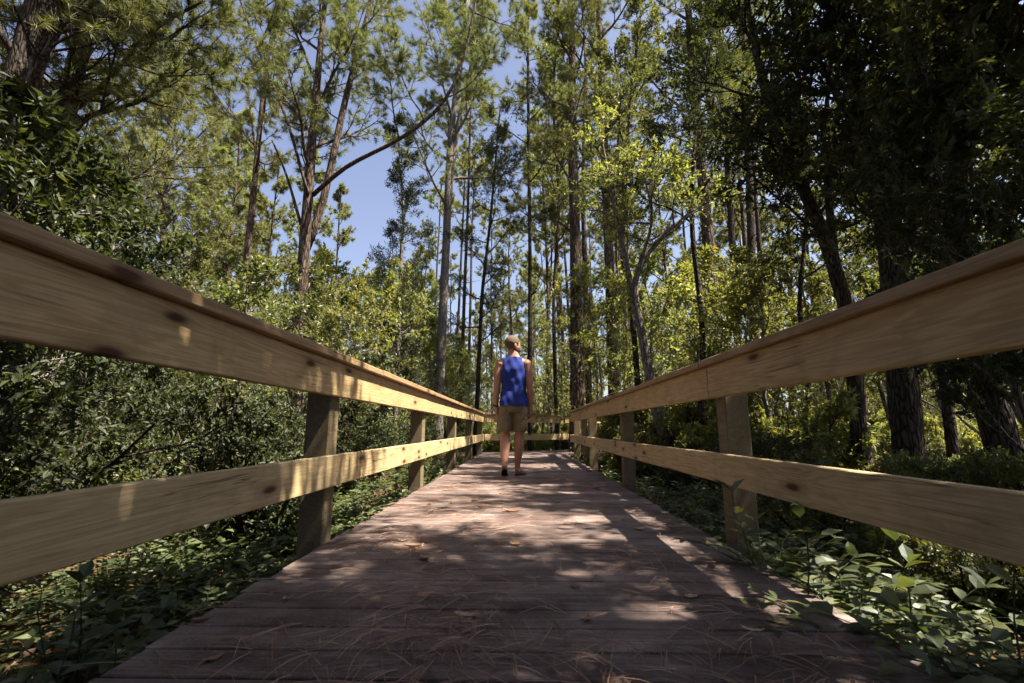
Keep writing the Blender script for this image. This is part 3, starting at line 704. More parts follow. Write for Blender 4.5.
# watch on the left wrist, sandals
g = Geo(); tube(g, [(-.2265, .031, .895), (-.2255, .036, .872)], [.034, .033], 16); wt = g.obj('watch', M['black'], man)
g = Geo(); box_geo(g, -.266, -.257, .017, .051, .868, .902, .002); g.obj('watch_face', M['watch'], wt)
def sole(pts, th):
    g = Geo(); p = np.array(pts); t = nrm(np.gradient(p, axis=0)); s = nrm(np.cross(t, [0, 0, 1.0])); up = np.cross(s, t); n = len(p)
    w_ = np.interp(np.linspace(0, 1, n), [0, .1, .5, .8, 1], [.02, .036, .036, .046, .026])[:, None]
    v = np.stack([p - s * w_, p + s * w_, p + s * w_ - up * th, p - s * w_ - up * th], 1).reshape(-1, 3)
    i = np.arange(n - 1)[:, None] * 4; j = np.arange(4)[None]; j2 = (j + 1) % 4
    g.add(v, np.stack([i + j, i + j2, i + 4 + j2, i + 4 + j], -1).reshape(-1, 4)); g.f += [np.array([[3, 2, 1, 0]]), np.array([[0, 1, 2, 3]]) + 4 * (n - 1)]; g.mi += [np.array([0])] * 2
    return g.obj('sandal', M['black'], man, smooth=False)
sole([(-.108, -.212, .105), (-.108, -.17, .072), (-.109, -.12, .045), (-.11, -.05, .018), (-.112, .0, .016), (-.112, .05, .016)], .014)
sole([(.03, -.05, .016), (.05, -.01, .016), (.08, .04, .015), (.118, .11, .015), (.145, .155, .015)], .014)
#VEG
# ------------------------------------------------------------------ prototypes
PB, DB, GB = M['pine_bark'], M['dark_bark'], M['grey_bark']
RED = dict(kids=[6, 4])
def T(*a, **k): return make_tree(*a, **k)

# the trees one can tell apart, each built on its own
T('pine_tree', px_trunk([(296, 400), (300, 300), (308, 200), (313, 125), (325, 0)], 10.5, 12.5), .17, .05, .5, 14, 2.3, 'needle', M['needle'], PB,
  'large forked pine with one long limb sweeping right, behind the left railing', 'tree', extra=[
      ([at(304, 255, 10.6), at(318, 228, 10.7), at(345, 100, 10.9), at(372, 0, 11.1), at(392, -80, 11.3)], .1, .05, 8),
      ([at(313, 195, 10.5), at(345, 166, 10.1), at(400, 140, 9.8), at(440, 110, 9.6), at(460, 75, 9.5), at(470, 30, 9.4), at(482, -30, 9.3)], .055, .022, 7),
      ([at(301, 225, 10.5), at(287, 175, 10.3), at(272, 140, 10.2)], .04, .02, 0),
      ([at(308, 195, 10.4), at(288, 120, 10.0), at(262, 60, 9.8), at(240, 0, 9.5)], .04, .02, 4)])
T('pine_tree', px_trunk([(243, 330), (248, 245), (258, 150), (266, 60), (280, 0)], 13, 14), .13, .04, .55, 12, 2.1, 'needle', M['needle'], PB,
  'slim leaning pine with a broken upright stub, left of the forked pine', 'tree', extra=[([at(258, 165, 13), at(252, 125, 12.9), at(248, 88, 12.9)], .045, .012, 0)], bare=2)
T('pine_tree', px_trunk([(52, 240), (60, 130), (80, 50), (98, 0)], 7, 10), .21, .1, .45, 13, 2.6, 'needle', M['needle'], DB,
  'dark leaning pine with crooked bare limbs above the left railing', 'tree', extra=[
      ([at(62, 120, 7), at(100, 90, 6.8), at(150, 30, 6.7), at(205, 0, 6.5)], .045, .02, 6), ([at(60, 150, 7), at(85, 120, 6.6), at(120, 98, 6.4)], .035, .012, 2),
      ([at(70, 80, 7), at(110, 100, 7.2), at(135, 60, 7.4), at(170, 40, 7.5)], .04, .015, 4), ([at(55, 170, 7), at(90, 150, 7.0), at(112, 130, 7.0)], .03, .01, 0)], bare=5)
T('pine_tree', px_trunk([(-25, 300), (5, 180), (20, 90), (42, 0)], 5.4, 9), .25, .12, .4, 13, 2.6, 'needle', M['needle'], DB,
  'thick dark pine trunk at the far left edge of the view', 'tree', extra=[([at(20, 90, 5.4), at(50, 30, 5.3), at(95, 28, 5.2)], .05, .015, 1), ([at(10, 150, 5.4), at(40, 70, 5.6), at(75, 0, 5.8)], .06, .02, 5)], bare=4)
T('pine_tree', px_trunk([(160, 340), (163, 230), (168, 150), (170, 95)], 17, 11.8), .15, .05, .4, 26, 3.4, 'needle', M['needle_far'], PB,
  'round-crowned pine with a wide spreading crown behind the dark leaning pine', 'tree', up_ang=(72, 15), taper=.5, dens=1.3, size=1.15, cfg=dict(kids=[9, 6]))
T('cedar_tree', px_trunk([(398, 350), (401, 260), (404, 200), (399, 165)], 12, 9), .07, .02, .2, 26, 1.0, 'spray', M['cedar'], GB,
  'slender cedar with short dark sprays along its whole trunk, right of the forked pine', 'tree', cfg=CEDAR, up_ang=(80, 50), size=1.1, dens=.8)
T('pine_tree', px_trunk([(440, 370), (446, 250), (450, 140), (460, 60), (468, 0)], 13, 14), .15, .06, .5, 13, 2.2, 'needle', M['needle'], GB,
  'pale grey forked pine rising between the cedar and the man', 'tree', extra=[([at(447, 215, 13), at(456, 130, 13.1), at(473, 60, 13.2), at(492, -30, 13.4)], .09, .04, 7)])
T('cedar_tree', px_trunk([(477, 405), (482, 290), (490, 225), (500, 110)], 14, 10), .075, .02, .3, 22, 1.3, 'spray', M['cedar'], DB,
  'thin dark cedar just left above the man', 'tree', cfg=CEDAR, up_ang=(85, 45), size=1.2, dens=.7)
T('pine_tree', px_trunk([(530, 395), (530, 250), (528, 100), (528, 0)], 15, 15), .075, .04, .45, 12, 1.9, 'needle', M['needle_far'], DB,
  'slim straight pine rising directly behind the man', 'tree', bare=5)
T('pine_tree', px_trunk([(577, 408), (577, 300), (574, 200), (572, 100)], 12.6, 14), .2, .08, .5, 13, 2.0, 'needle', M['needle'], PB,
  'stout pine trunk at the end of the right railing', 'tree', bare=5, extra=[([at(576, 235, 12.6), at(550, 215, 12.5), at(525, 222, 12.5)], .03, .012, 2)])
T('pine_tree', px_trunk([(589, 405), (586, 300), (583, 200), (585, 90)], 16.0, 15), .12, .05, .5, 12, 1.9, 'needle', M['needle_far'], PB,
  'thinner pine standing just behind the stout pine at the railing end', 'tree', bare=2)
T('pine_tree', px_trunk([(614, 400), (610, 280), (603, 120), (598, 0)], 13, 15), .165, .07, .55, 12, 2.2, 'needle', M['needle'], PB,
  'straight pine between the stout pine and the crooked tree', 'tree', bare=4)
T('crooked_tree', px_trunk([(668, 445), (655, 405), (641, 330), (633, 292), (640, 262), (662, 236), (700, 205)], 8.3, 0), .11, .03, .72, 7, 1.1, 'leaf', M['leaf_bright'], GB,
  'crooked leaning tree whose trunk crosses behind the right railing and forks', 'tree', size=.95, dens=.8, extra=[
      ([at(633, 296, 8.3), at(622, 245, 8.3), at(611, 190, 8.2), at(600, 130, 8.2)], .06, .015, 7), ([at(640, 262, 8.3), at(655, 220, 8.1), at(640, 160, 8.0)], .035, .01, 5)])
T('pine_tree', px_trunk([(715, 345), (709, 250), (700, 150), (690, 40)], 12.5, 15), .2, .08, .55, 12, 2.2, 'needle', M['needle'], PB,
  'thick upright pine in the middle of the right-hand stand, behind the railing', 'tree', bare=4)
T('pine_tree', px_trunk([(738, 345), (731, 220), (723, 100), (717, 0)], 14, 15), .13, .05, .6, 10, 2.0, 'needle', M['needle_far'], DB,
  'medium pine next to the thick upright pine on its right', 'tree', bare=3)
T('pine_tree', px_trunk([(754, 340), (750, 200), (745, 80), (742, 0)], 12, 14), .13, .05, .6, 10, 2.0, 'needle', M['needle'], DB,
  'dark pine second to the right of the thick upright pine', 'tree', bare=4)
T('pine_tree', px_trunk([(769, 335), (758, 232), (752, 150), (748, 60)], 15, 14), .09, .04, .6, 9, 1.8, 'needle', M['needle_far'], DB,
  'thin slanting pine at the right end of the right-hand stand', 'tree')
SH = dict(BROAD, per=6)
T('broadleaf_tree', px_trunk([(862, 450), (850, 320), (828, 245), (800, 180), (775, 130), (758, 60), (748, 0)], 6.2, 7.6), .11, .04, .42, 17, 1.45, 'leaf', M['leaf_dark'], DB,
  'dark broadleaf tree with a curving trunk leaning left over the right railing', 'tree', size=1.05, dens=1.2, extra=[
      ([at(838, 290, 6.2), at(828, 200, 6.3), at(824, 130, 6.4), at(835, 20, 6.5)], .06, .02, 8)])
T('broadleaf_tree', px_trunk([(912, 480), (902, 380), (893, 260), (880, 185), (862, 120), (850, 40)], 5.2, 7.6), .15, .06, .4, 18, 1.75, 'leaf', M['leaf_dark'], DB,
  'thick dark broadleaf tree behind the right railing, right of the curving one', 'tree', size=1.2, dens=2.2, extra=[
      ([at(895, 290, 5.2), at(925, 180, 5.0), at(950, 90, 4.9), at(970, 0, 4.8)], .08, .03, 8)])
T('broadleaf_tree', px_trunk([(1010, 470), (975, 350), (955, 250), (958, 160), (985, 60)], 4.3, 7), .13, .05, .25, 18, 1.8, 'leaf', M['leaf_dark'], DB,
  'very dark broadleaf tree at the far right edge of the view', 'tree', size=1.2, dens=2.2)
T('broadleaf_tree', px_trunk([(640, 420), (634, 330), (622, 240), (628, 120), (640, 20)], 10.2, 8.6), .07, .03, .45, 15, 1.5, 'leaf', M['leaf_mid'], DB,
  'green broadleaf tree with an airy crown above the crooked tree', 'tree', size=1.05, dens=1.1)
T('broadleaf_tree', px_trunk([(556, 400), (553, 300), (560, 200), (552, 100), (560, 0)], 16, 11), .07, .03, .4, 18, 1.8, 'leaf', M['leaf_mid'], DB,
  'tall thin broadleaf tree filling the gap right above the man', 'tree', size=1.3, dens=1.1)
T('broadleaf_tree', px_trunk([(700, 430), (704, 330), (690, 220), (696, 120), (715, 10)], 8.6, 8.4), .06, .025, .5, 15, 1.4, 'leaf', M['leaf_dark'], DB,
  'dark slender broadleaf tree in front of the thick upright pine', 'tree', size=1.05, dens=1.2)
T('broadleaf_tree', px_trunk([(955, 470), (945, 380), (925, 300), (935, 220)], 6.0, 6.5), .065, .03, .5, 10, 1.3, 'leaf', M['leaf_dark'], DB,
  'thin dark leaning tree right of the thick dark broadleaf tree', 'tree', size=1.05, dens=1.3)
T('broadleaf_tree', px_trunk([(800, 455), (812, 380), (798, 310), (806, 230)], 7.5, 6), .045, .02, .5, 10, 1.1, 'leaf', M['leaf_dark'], DB,
  'slender dark stem left of the curving broadleaf tree', 'tree', size=1.0, dens=1.1)
# crowns added, mostly out of view, to shade the near end of the walk; they hang in from beside and behind the camera
for (x, y, h, cx, cy, rad_, lab, dn) in [(3.3, 1.1, 7.2, 2.3, 1.0, 1.8, 'dark oak added for shade, standing close to the right railing beside the camera', .8), (3.0, -1.4, 7.2, 1.4, -.8, 2.0, 'dark oak added for shade, hanging over the walk from behind on the right', 2.5),
                       (5.4, .3, 8.6, 4.4, .5, 2.0, 'tall dark oak added for shade, further right of the near railing', 1.2), (6.0, 3.3, 8.8, 4.9, 3.0, 1.9, 'tall thin-crowned oak added for dapples, leaning inwards over the right railing', .7), (-3.0, .3, 7.0, -1.9, .9, 1.9, 'dark oak added for shade, standing close to the left railing beside the camera', 2.5),
                       (-2.4, -2.6, 7.0, -1.4, -1.8, 1.9, 'dark oak added for shade, behind the start of the left railing', 2.5), (.9, -4.2, 7, .7, -3.4, 2.0, 'dark oak added for shade, standing on the line of the walk behind the camera', 2.5),
                       (-4.4, 1.0, 8.2, -2.6, 1.3, 1.9, 'tall dark oak added for shade, left of the near left railing', 2.5), (2.5, .3, 4.9, .6, .5, 1.2, 'low oak added for shade, arching over the walk from the right beside the camera', 1.1),
                       (-2.4, .1, 5.0, -.75, .5, 1.35, 'low oak added for shade, arching over the walk from the left beside the camera', 2.5)]:
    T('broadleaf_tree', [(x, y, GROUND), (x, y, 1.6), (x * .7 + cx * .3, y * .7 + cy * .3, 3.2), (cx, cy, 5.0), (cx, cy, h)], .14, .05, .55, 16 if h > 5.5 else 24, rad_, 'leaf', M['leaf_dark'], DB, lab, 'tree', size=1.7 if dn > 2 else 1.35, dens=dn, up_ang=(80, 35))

# ------------------------------------------------------------------ repeats: built once, copied with their parts
def place(proto, used, pos, s, rz, label, group, tilt=None):
    o = proto if not used[0] else copy_tree(proto); used[0] = True
    o.location = pos; o.scale = (s, s, s * rng.uniform(.92, 1.08)); o.rotation_euler = (rng.normal() * .03, rng.normal() * .03, rz)
    o['label'] = label; o['group'] = group; return o
def on_walk(x, y, m=.35):
    if XL - .2 - m < x < XR + .2 + m and y < YI + MIT: return True
    l = np.array([x, y, 0]) - IN; a, b = l @ HR, l @ HD
    return -(XR - XL) - m - .2 < a < m + .2 and -MIT < b < 9.3
def wob_trunk(h, n=7, a=.1):
    x = np.cumsum(rng.normal(size=n) * a); y = np.cumsum(rng.normal(size=n) * a)
    return [(x[i] * .6 if i else 0, y[i] * .6 if i else 0, h * i / (n - 1)) for i in range(n)]
# distant thin pines
far = []
FL = ['tall thin pine with a high sparse crown, far back in the sunlit wood', 'slim pine with a long narrow crown, far back in the sunlit wood', 'slender leaning pine with drooping needle tufts, far back in the sunlit wood', 'bushier young pine with low green branches, far back in the sunlit wood']
for k, (h, r, l0, nl, ll) in enumerate([(15, .12, .5, 14, 1.9), (13, .08, .42, 14, 1.5), (14, .1, .35, 16, 1.7), (9, .07, .2, 20, 1.6)]):
    far.append((T('pine_tree', wob_trunk(h), r, .03, l0, nl, ll, 'needle', M['needle_far'], PB, FL[k], 'tree', cfg=RED, far=True, bare=5, size=1.15), [False]))
pts = []
def spaced(x, y, d): 
    if any((x - a) ** 2 + (y - b) ** 2 < d * d for a, b in pts): return False
    pts.append((x, y)); return True
# bare straight trunks behind the man
bp = (T('pine_tree', wob_trunk(18, 7, .08), .1, .04, .66, 10, 1.8, 'needle', M['needle_far'], PB, 'x', 'tree', cfg=RED, far=True, bare=7, size=1.15), [False])
m = tr = 0
while m < 22 and tr < 2000:
    tr += 1; Y_ = rng.uniform(17, 42); px = rng.uniform(425, 660); x = at(px, 430, Y_)[0]
    if on_walk(x, Y_, 1) or not spaced(x, Y_, .9): continue
    o = place(bp[0], bp[1], (x, Y_, ground_h(x, Y_) - .05), rng.uniform(.7, 1.15), rng.uniform(0, TAU), 'bare straight pine trunk standing in the bright gap behind the man', 'bare trunks behind the man'); m += 1
n = 0; tries = 0
while n < 170 and tries < 5000:
    tries += 1
    Yd = 16 + 46 * rng.random() ** 1.2; px = rng.uniform(-40, 1064)
    x = at(px, 430, Yd)[0]
    if on_walk(x, Yd, 1) or not spaced(x, Yd, 1.3 + Yd * .02): continue
    if 352 < px < 392 and Yd < 30 or 415 < px < 640 and Yd < 24 and rng.random() < .6: continue
    k = rng.choice(4, p=[.34, .28, .2, .18]) if not 420 < px < 640 else rng.choice(3); hs = .8 + rng.random() * .35
    if 235 < px < 290 or 350 < px < 395: hs *= .8
    place(far[k][0], far[k][1], (x, Yd, ground_h(x, Yd) - .05), hs, rng.uniform(0, TAU), FL[k], ['tall thin pines far back', 'slim pines far back', 'slender leaning pines far back', 'young bushy pines far back'][k]); n += 1
# shrubs and saplings
def shrub(name, h, w_, stems, size, mat, lab, cat, dens=1.0, per=6, kids=(6, 4)):
    g = Geo(); sp = Sprig(); cfg = dict(BROAD, kids=list(kids), per=per)
    for i in range(stems):
        a = TAU * (i + rng.random() * .7) / stems; d = nrm(np.array([math.cos(a) * w_, math.sin(a) * w_, h * rng.uniform(.8, 1.1)]))
        p, _ = wander(np.array([math.cos(a) * .05, math.sin(a) * .05, 0]), d, h * rng.uniform(.6, .95), 6, .12, .06); tube(g, p, np.linspace(.016 + h * .004, .006, len(p)), 5, cap=False)
        for j in range(5):
            q = p[1 + j]; aa = rng.uniform(0, TAU); dd = nrm(np.array([math.cos(aa), math.sin(aa), rng.uniform(.1, .9)]))
            branch(g, sp, q, dd, h * .33 * rng.uniform(.7, 1.2), .008, 0, cfg)
    root = empty(name, (0, 0, 0), lab, cat); link('stems', g.mesh('stems', DB), root); link('foliage', crown_mesh(sp, 'leaf', mat, size, dens), root); return root
def sapling(h, mat, size, lab, ll=.9, nl=12, l0=.25, dens=1):
    return T('sapling', wob_trunk(h, 6, .12), .035, .01, l0, nl, ll, 'leaf', mat, GB, lab, 'sapling', cfg=dict(kids=[5, 4], per=6), size=size, dens=dens)
SHL = ['dark small-leaved shrub in the thicket beside the boardwalk', 'grey-green myrtle shrub with reddish leaf tips beside the boardwalk', 'green leafy shrub in the thicket beside the boardwalk']
SG = ['dark small-leaved shrubs beside the walk', 'myrtle shrubs beside the walk', 'green shrubs beside the walk']
shr = [(shrub('shrub', 1.5, .8, 7, .62, M['leaf_dark'], SHL[0], 'shrub', 1.4), [False]), (shrub('shrub', 1.5, .8, 7, .55, M['leaf_myrtle'], SHL[1], 'shrub', 1.6), [False]), (shrub('shrub', 1.3, .9, 7, .75, M['leaf_mid'], SHL[2], 'shrub', 1.3), [False])]
bsh = (shrub('shrub', 1.3, .9, 6, 1.0, M['leaf_bright'], 'x', 'shrub', 1.1), [False])
BL = 'sunlit yellow-green shrub in the open wood beyond the bend'
def scat(n, fn, xr, yr, dmin, smin, smax, cond=lambda x, y: True, z=-.05):
    m = tr = 0
    while m < n and tr < n * 60:
        tr += 1; x, y = rng.uniform(*xr), rng.uniform(*yr)
        if on_walk(x, y, .45) or not cond(x, y) or not spaced(x, y, dmin): continue
        fn(x, y, rng.uniform(smin, smax)); m += 1
def put(pr, lab, grp):
    return lambda x, y, s: place(pr[0], pr[1], (x, y, ground_h(x, y) - .05), s, rng.uniform(0, TAU), lab, grp)
def mixput(ps):
    def f(x, y, s):
        k = rng.choice(3, p=ps); put(shr[k], SHL[k], SG[k])(x, y, s)
    return f
scat(44, mixput([.3, .3, .4]), (-7.5, -1.9), (.2, 13), .6, .4, 1.0)
for (x, y, s_) in [(2.1, 9.1, .95), (2.5, 10.2, 1.2), (2.2, 10.9, .85), (3.1, 9.4, 1.6), (3.2, 11.0, 1.6), (2.8, 8.2, 1.2), (4.2, 10.3, 1.6), (3.9, 12.0, 1.6)]:
    pts.append((x, y)); put(bsh, 'sunlit yellow-green shrub filling the inside of the bend behind the right railing', 'sunlit shrubs inside the bend')(x, y, s_)
scat(26, put(bsh, 'sunlit yellow-green shrub standing in the thicket behind the right railing', 'sunlit shrubs on the right'), (3.0, 11), (6, 13), .8, .5, 1.1)
scat(9, put(bsh, 'sunlit yellow-green shrub standing in the thicket behind the left railing', 'sunlit shrubs on the left'), (-9, -2.6), (4, 13), .8, .5, 1.1)
scat(24, mixput([.35, .3, .35]), (2.1, 6), (.8, 8), .75, .35, .8)
scat(105, put(bsh, BL, 'sunlit shrubs beyond the bend'), (-18, 20), (12.8, 34), .9, .6, 1.3)
# understorey saplings
sap_b = (sapling(3.6, M['leaf_bright'], 1.05, 'x', 1.1, 14), [False]); sap_m = (sapling(3.4, M['leaf_mid'], .95, 'x', 1.0, 16, dens=1.3), [False]); sap_d = (sapling(3.2, M['leaf_dark'], .9, 'x', 1.0, 18, .15, 1.5), [False])
def sap(pr, px, Y, s, lab, grp=None):
    x = at(px, 430, Y)[0]; o = put(pr, lab, grp or 'saplings in the thicket')(x, Y, s); pts.append((x, Y)); return o
for (px, Y, s) in [(190, 6.5, .85), (330, 8.8, .9), (360, 11, 1.2)]: sap(sap_b, px, Y, s, 'bright yellow-green sapling standing behind the left railing', 'bright saplings on the left')
for (px, Y, s) in [(450, 16, .75), (470, 20, .85), (545, 19, .8), (500, 24, .9), (600, 21, 1.0), (430, 23, 1.1), (565, 26, 1.0), (520, 29, .9), (640, 24, 1.2), (340, 14, 1.3), (385, 17, 1.35), (362, 20, 1.5), (410, 15, 1.2)]: sap(sap_b, px, Y, s * 1.25, 'x', 'bright saplings beyond the bend')
for (px, Y, s) in [(380, 14, 1.2), (235, 6.2, .9), (150, 8, 1.1), (285, 8.4, 1.0), (425, 15, 1.1), (300, 13, 1.3), (210, 11, 1.3), (120, 10, 1.3), (455, 17, 1.0), (60, 9, 1.2)]: sap(sap_m, px, Y, s, 'mid-green sapling further back on the left of the walk', 'mid-green saplings on the left')
for (px, Y, s) in [(20, 3.6, .95), (-80, 3.0, 1.0), (80, 4.6, .9), (-150, 4.2, 1.1), (130, 5.5, .8), (-60, 2.4, .9)]: sap(sap_d, px, Y, s, 'dark leafy sapling in the shade close behind the left railing', 'dark saplings on the left')
for (px, Y, s) in [(655, 9, 1.15), (610, 12.5, 1.4), (690, 10, 1.3), (735, 9, 1.1), (600, 16, 1.3), (770, 11, 1.2), (560, 17, 1.3)]: sap(sap_b, px, Y, s, 'bright yellow-green sapling standing behind the right railing', 'bright saplings on the right')
for (px, Y, s) in [(780, 8, 1.2), (830, 9, 1.3), (900, 9, 1.4), (700, 15, 1.4), (960, 8, 1.3)]: sap(sap_m, px, Y, s, 'mid-green sapling further back on the right of the walk', 'mid-green saplings on the right')
for (px, Y, s) in [(1040, 3.6, 1.0), (1130, 3.2, 1.1), (990, 6.5, 1.2)]: sap(sap_d, px, Y, s, 'dark leafy sapling in the shade behind the right railing', 'dark saplings on the right')

# taller young trees filling the middle distance
yt = [(T('young_tree', wob_trunk(6.5, 7, .15), .06, .015, .2, 22, 1.5, 'leaf', M['leaf_mid'], GB, 'x', 'tree', cfg=dict(kids=[6, 4], per=6), size=1.3, dens=1), [False]),
      (T('young_tree', wob_trunk(6, 7, .15), .06, .015, .15, 22, 1.4, 'leaf', M['leaf_bright'], GB, 'x', 'tree', cfg=dict(kids=[6, 4], per=6), size=1.3, dens=1), [False])]
YL = ['mid-green young broadleaf tree in the middle distance among the pine trunks', 'yellow-green young broadleaf tree in the middle distance among the pine trunks']
m = tr = 0
while m < 60 and tr < 3000:
    tr += 1; Y_ = rng.uniform(14, 34); px = rng.uniform(-30, 1050); x = at(px, 430, Y_)[0]
    if on_walk(x, Y_, 1) or not spaced(x, Y_, 1.5): continue
    k = int(rng.random() < .45); s_ = rng.uniform(.6, 1.15) * (.75 if 330 < px < 420 else 1)
    put(yt[k], YL[k], ['mid-green young trees', 'yellow-green young trees'][k])(x, Y_, s_); m += 1
# the far edge of the wood, one mass of leaves and trunks
g = Geo(); n = 75000
th = rng.uniform(-1.25, 1.25, n); rr = rng.uniform(52, 80, n); x = rr * np.sin(th); y = rr * np.cos(th)
hh = (6 + 3 * np.sin(th * 23) + 2 * np.sin(th * 57 + 1)) * np.clip(np.abs(th) / .2, .8, 1); z = GROUND + rng.random(n) ** 1.3 * hh
a = rng.uniform(0, TAU, n); leaves(g, np.stack([x, y, z], 1), np.stack([np.cos(a), np.sin(a), rng.uniform(-.3, .8, n)], 1), .75, .6, flat=.6)
for k in range(160):
    th = rng.uniform(-1.2, 1.2); rr = rng.uniform(48, 75); p = np.array([rr * math.sin(th), rr * math.cos(th), GROUND]); tube(g, [p, p + [.2, 0, 6], p + [rng.normal() * .5, 0, 14]], [.13, .1, .05], 5, mi=1, cap=False)
tag(g.obj('distant_woods', [M['leaf_bright'], M['pine_bark']], smooth=False), label='far edge of the wood reading as one pale green mass', kind='stuff')  # the bright leaf colour stands in for pale haze at this distance

# unseen thicket added behind and beside the camera to cut the fill light
for k in range(34):
    th = rng.uniform(1.75, 2 * math.pi - 1.75); r_ = rng.uniform(3.6, 7.5); x, y = r_ * math.sin(th), r_ * math.cos(th)
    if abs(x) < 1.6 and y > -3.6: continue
    put(sap_d if k % 2 else shr[0], 'unseen dark leafy sapling added behind the camera to cut fill light' if k % 2 else 'unseen dark shrub added behind the camera to cut fill light', 'added saplings behind the camera' if k % 2 else 'added shrubs behind the camera')(x, y, rng.uniform(1.1, 1.7))

# low leafy plants along both deck edges
def low_plant(kind, size, n):
    g = Geo(); gl = Geo(); P, A = [], []
    for i in range(n):
        a = TAU * (i + rng.random()) / n; d = nrm(np.array([math.cos(a), math.sin(a), rng.uniform(.5, 1.6)])); L = rng.uniform(.18, .34)
        p, dd = wander(np.zeros(3), d, L, 5, .1, -.12); tube(g, p, np.linspace(.003, .0015, len(p)), 3, cap=False)
        for t in (2, 3, 4, 5):
            for s in (-1, 1):
                ax_ = nrm(p[t] - p[t - 1]); sd = nrm(np.cross(ax_, [0, 0, 1])); P.append(p[t]); A.append(nrm(ax_ * (.5 if t < 5 else 1) + sd * s * .9 + [0, 0, rng.uniform(-.2, .15)]))
    leaves(gl, P, A, size, .5 if kind else .38, fancy=True, flat=2.2)
    root = empty('leafy_plant', (0, 0, 0), 'x', 'plant'); link('stems', g.mesh('stems', M['low_leaf']), root); link('foliage', gl.mesh('foliage', M['low_leaf'], smooth=False), root); return root
lows = [(low_plant(0, .07, 9), [False]), (low_plant(1, .055, 12), [False]), (low_plant(1, .075, 8), [False])]
LN = ['narrow-leaved low plant', 'round-leaved low plant', 'broad-leaved low plant']
for k in range(299):
    left = rng.random() < .5; y = .55 + 11 * rng.random() ** 1.8
    x = XL - .12 - rng.random() ** 1.3 * 1.3 if left else XR + .12 + rng.random() ** 1.3 * 1.3
    if k % 5 == 0 and not left and y < 4: x = XR + rng.uniform(-.1, .1)
    q = rng.integers(3); side = 'left' if left else 'right'
    z = ground_h(x, y) + .08 * rng.random()
    o = place(lows[q][0], lows[q][1], (x, y, z), rng.uniform(.75, 1.35), rng.uniform(0, TAU), '%s growing under the %s railing beside the deck' % (LN[q], side), '%ss beside the %s deck edge' % (LN[q], side))
for k in range(20):                                        # leafy plants leaning over the shaded right edge of the deck
    q = k % 3; y = rng.uniform(.95, 2.5); x = XR + rng.uniform(-.02, .3)
    o = place(lows[q][0], lows[q][1], (x, y, rng.uniform(-.2, -.08)), rng.uniform(1.0, 1.45), rng.uniform(0, TAU), LN[q], '%ss leaning over the right deck edge' % LN[q])
# ground cover: creepers, seedlings and fallen leaves nobody could count
g = Geo()
n = 85000
x = rng.uniform(-9, 9.5, n); y = rng.uniform(.2, 20, n); x[:32000] = rng.uniform(-3.6, 3.6, 32000); y[:32000] = rng.uniform(.2, 6, 32000)
m = (np.sin(x * 1.7 + y) + np.sin(y * 1.3 - x * 2.1) + rng.normal(size=n) * .8) > -.6
near = ~((x > XL - .06) & (x < XR + .06) & (y < YI + 1)); lx = (x - IN[0]) * HR[0] + (y - IN[1]) * HR[1]; ly = (x - IN[0]) * HD[0] + (y - IN[1]) * HD[1]
ok = m & near & ~((lx > -(XR - XL) - .1) & (lx < .1) & (ly > -1.2) & (ly < 9.2)); x, y = x[ok], y[ok]
z = ground_h(x, y) + np.abs(rng.normal(size=len(x))) * .09 + .02
a = rng.uniform(0, TAU, len(x)); leaves(g, np.stack([x, y, z], 1), np.stack([np.cos(a), np.sin(a), rng.uniform(-.1, .5, len(x))], 1), .07, .55, flat=2)
tag(g.obj('undergrowth', M['low_leaf'], smooth=False), label='low creeping leaves covering the forest floor', kind='stuff')
g = Geo(); n = 22000
x = rng.uniform(-9, 9.5, n); y = rng.uniform(.2, 20, n); ok = ~((x > XL - .05) & (x < XR + .05) & (y < YI + 1)); x, y = x[ok], y[ok]
z = ground_h(x, y) + rng.random(len(x)) * .035 + .01; a = rng.uniform(0, TAU, len(x))
leaves(g, np.stack([x, y, z], 1), np.stack([np.cos(a), np.sin(a), rng.uniform(-.3, .3, len(x))], 1), .08, .5, flat=1)
tag(g.obj('leaf_litter', M['dry'], smooth=False), label='brown dead leaves lying under the plants', kind='stuff')

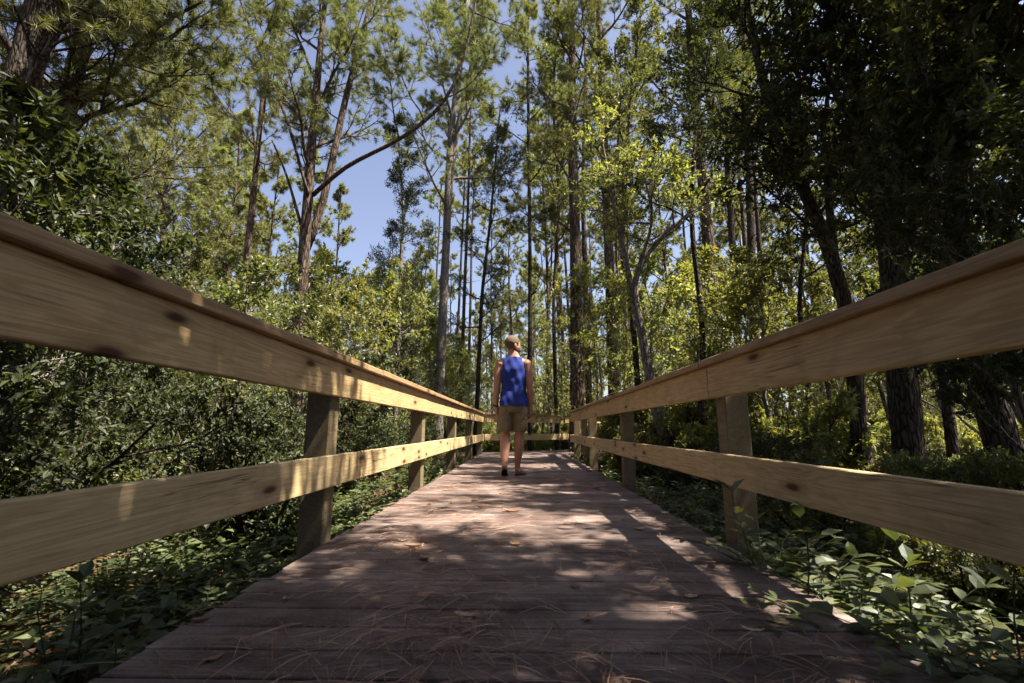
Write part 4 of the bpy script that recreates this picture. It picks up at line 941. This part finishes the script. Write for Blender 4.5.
# ------------------------------------------------------------------ labels: say where each repeat stands, from its real place
MARK = [(-25, 'far-left pine'), (52, 'dark leaning pine'), (163, 'round-crowned pine'), (245, 'broken-stub pine'), (300, 'long-limbed pine'), (400, 'slender cedar'), (443, 'grey forked pine'),
        (480, 'thin cedar'), (530, 'slim middle pine'), (577, 'stout pine'), (612, 'straight pine'), (655, 'crooked tree'), (711, 'upright pine'), (768, 'slanting pine'), (852, 'curving broadleaf'), (905, 'thick broadleaf'), (1010, 'far-right broadleaf')]
KIND = {'tall thin pines far back': 'tall thin pine', 'slim pines far back': 'slim narrow pine', 'slender leaning pines far back': 'slender drooping pine', 'young bushy pines far back': 'young bushy pine', 'bare trunks behind the man': 'bare straight pine',
        'dark shrubs beside the walk': 'dark shrub', 'dark small-leaved shrubs beside the walk': 'dark shrub', 'myrtle shrubs beside the walk': 'myrtle shrub', 'green shrubs beside the walk': 'green shrub', 'sunlit shrubs beyond the bend': 'yellow-green shrub',
        'sunlit shrubs inside the bend': 'yellow-green shrub', 'sunlit shrubs on the right': 'yellow-green shrub', 'sunlit shrubs on the left': 'yellow-green shrub', 'bright saplings on the left': 'bright sapling', 'bright saplings on the right': 'bright sapling',
        'bright saplings beyond the bend': 'bright sapling', 'mid-green saplings on the left': 'mid-green sapling', 'mid-green saplings on the right': 'mid-green sapling', 'dark saplings on the left': 'dark sapling', 'dark saplings on the right': 'dark sapling',
        'mid-green young trees': 'mid-green young tree', 'yellow-green young trees': 'yellow-green young tree'}
ORD = ['first', 'second', 'third', 'fourth', 'fifth']
cells = {}
for o in list(COL.objects):
    if o.parent is not None or 'group' not in o: continue
    gname = o['group']; x, y = o.location.x, o.location.y
    if gname in KIND:
        v = np.array([x, y, .58 - CAM_Z]); px = 512 + F_PX * (v @ RT) / (v @ FW) if y > .4 else (-999 if x < 0 else 1999)
        depth = ('close by' if y < 4.5 else 'further in') if y < 9 else ('midway back' if y < 22 else ('far back' if y < 36 else 'farthest back'))
        a = [n for p, n in MARK if p <= px]; b = [n for p, n in MARK if p > px]
        where = 'between the %s and the %s' % (a[-1], b[0]) if a and b else ('left of the ' + MARK[0][1] if not a else 'right of the ' + MARK[-1][1])
        cells.setdefault('%s %s %s' % (KIND[gname], depth, where), []).append((y, o))
    elif 'low plant' in gname:
        lft = x < 0; ps = [p for p in (lp if lft else rp) if p > 1]; k = sum(1 for p in ps if p < y); kind = gname.split(' plants')[0] + ' plant'; sd = 'left' if lft else 'right'
        if k == 0: w_ = 'beside the deck, nearer than the %s railing\'s first visible post' % sd
        elif k >= len(ps): w_ = 'beside the last post of the %s railing' % sd
        else: w_ = 'under the %s railing between its %s and %s posts' % (sd, ORD[k - 1], ORD[k])
        cells.setdefault('%s %s' % (kind, w_), []).append((y, o))
for lab, os_ in cells.items():
    os_.sort(key=lambda t: t[0]); n = len(os_)
    pre = {1: [''], 2: ['nearer ', 'farther '], 3: ['nearest ', 'middle ', 'farthest ']}.get(n)
    for i, (_, o) in enumerate(os_):
        o['label'] = (pre[i] if pre else '') + lab; o['group'] = (lab + ', together')[:110] if n > 3 else o['group']
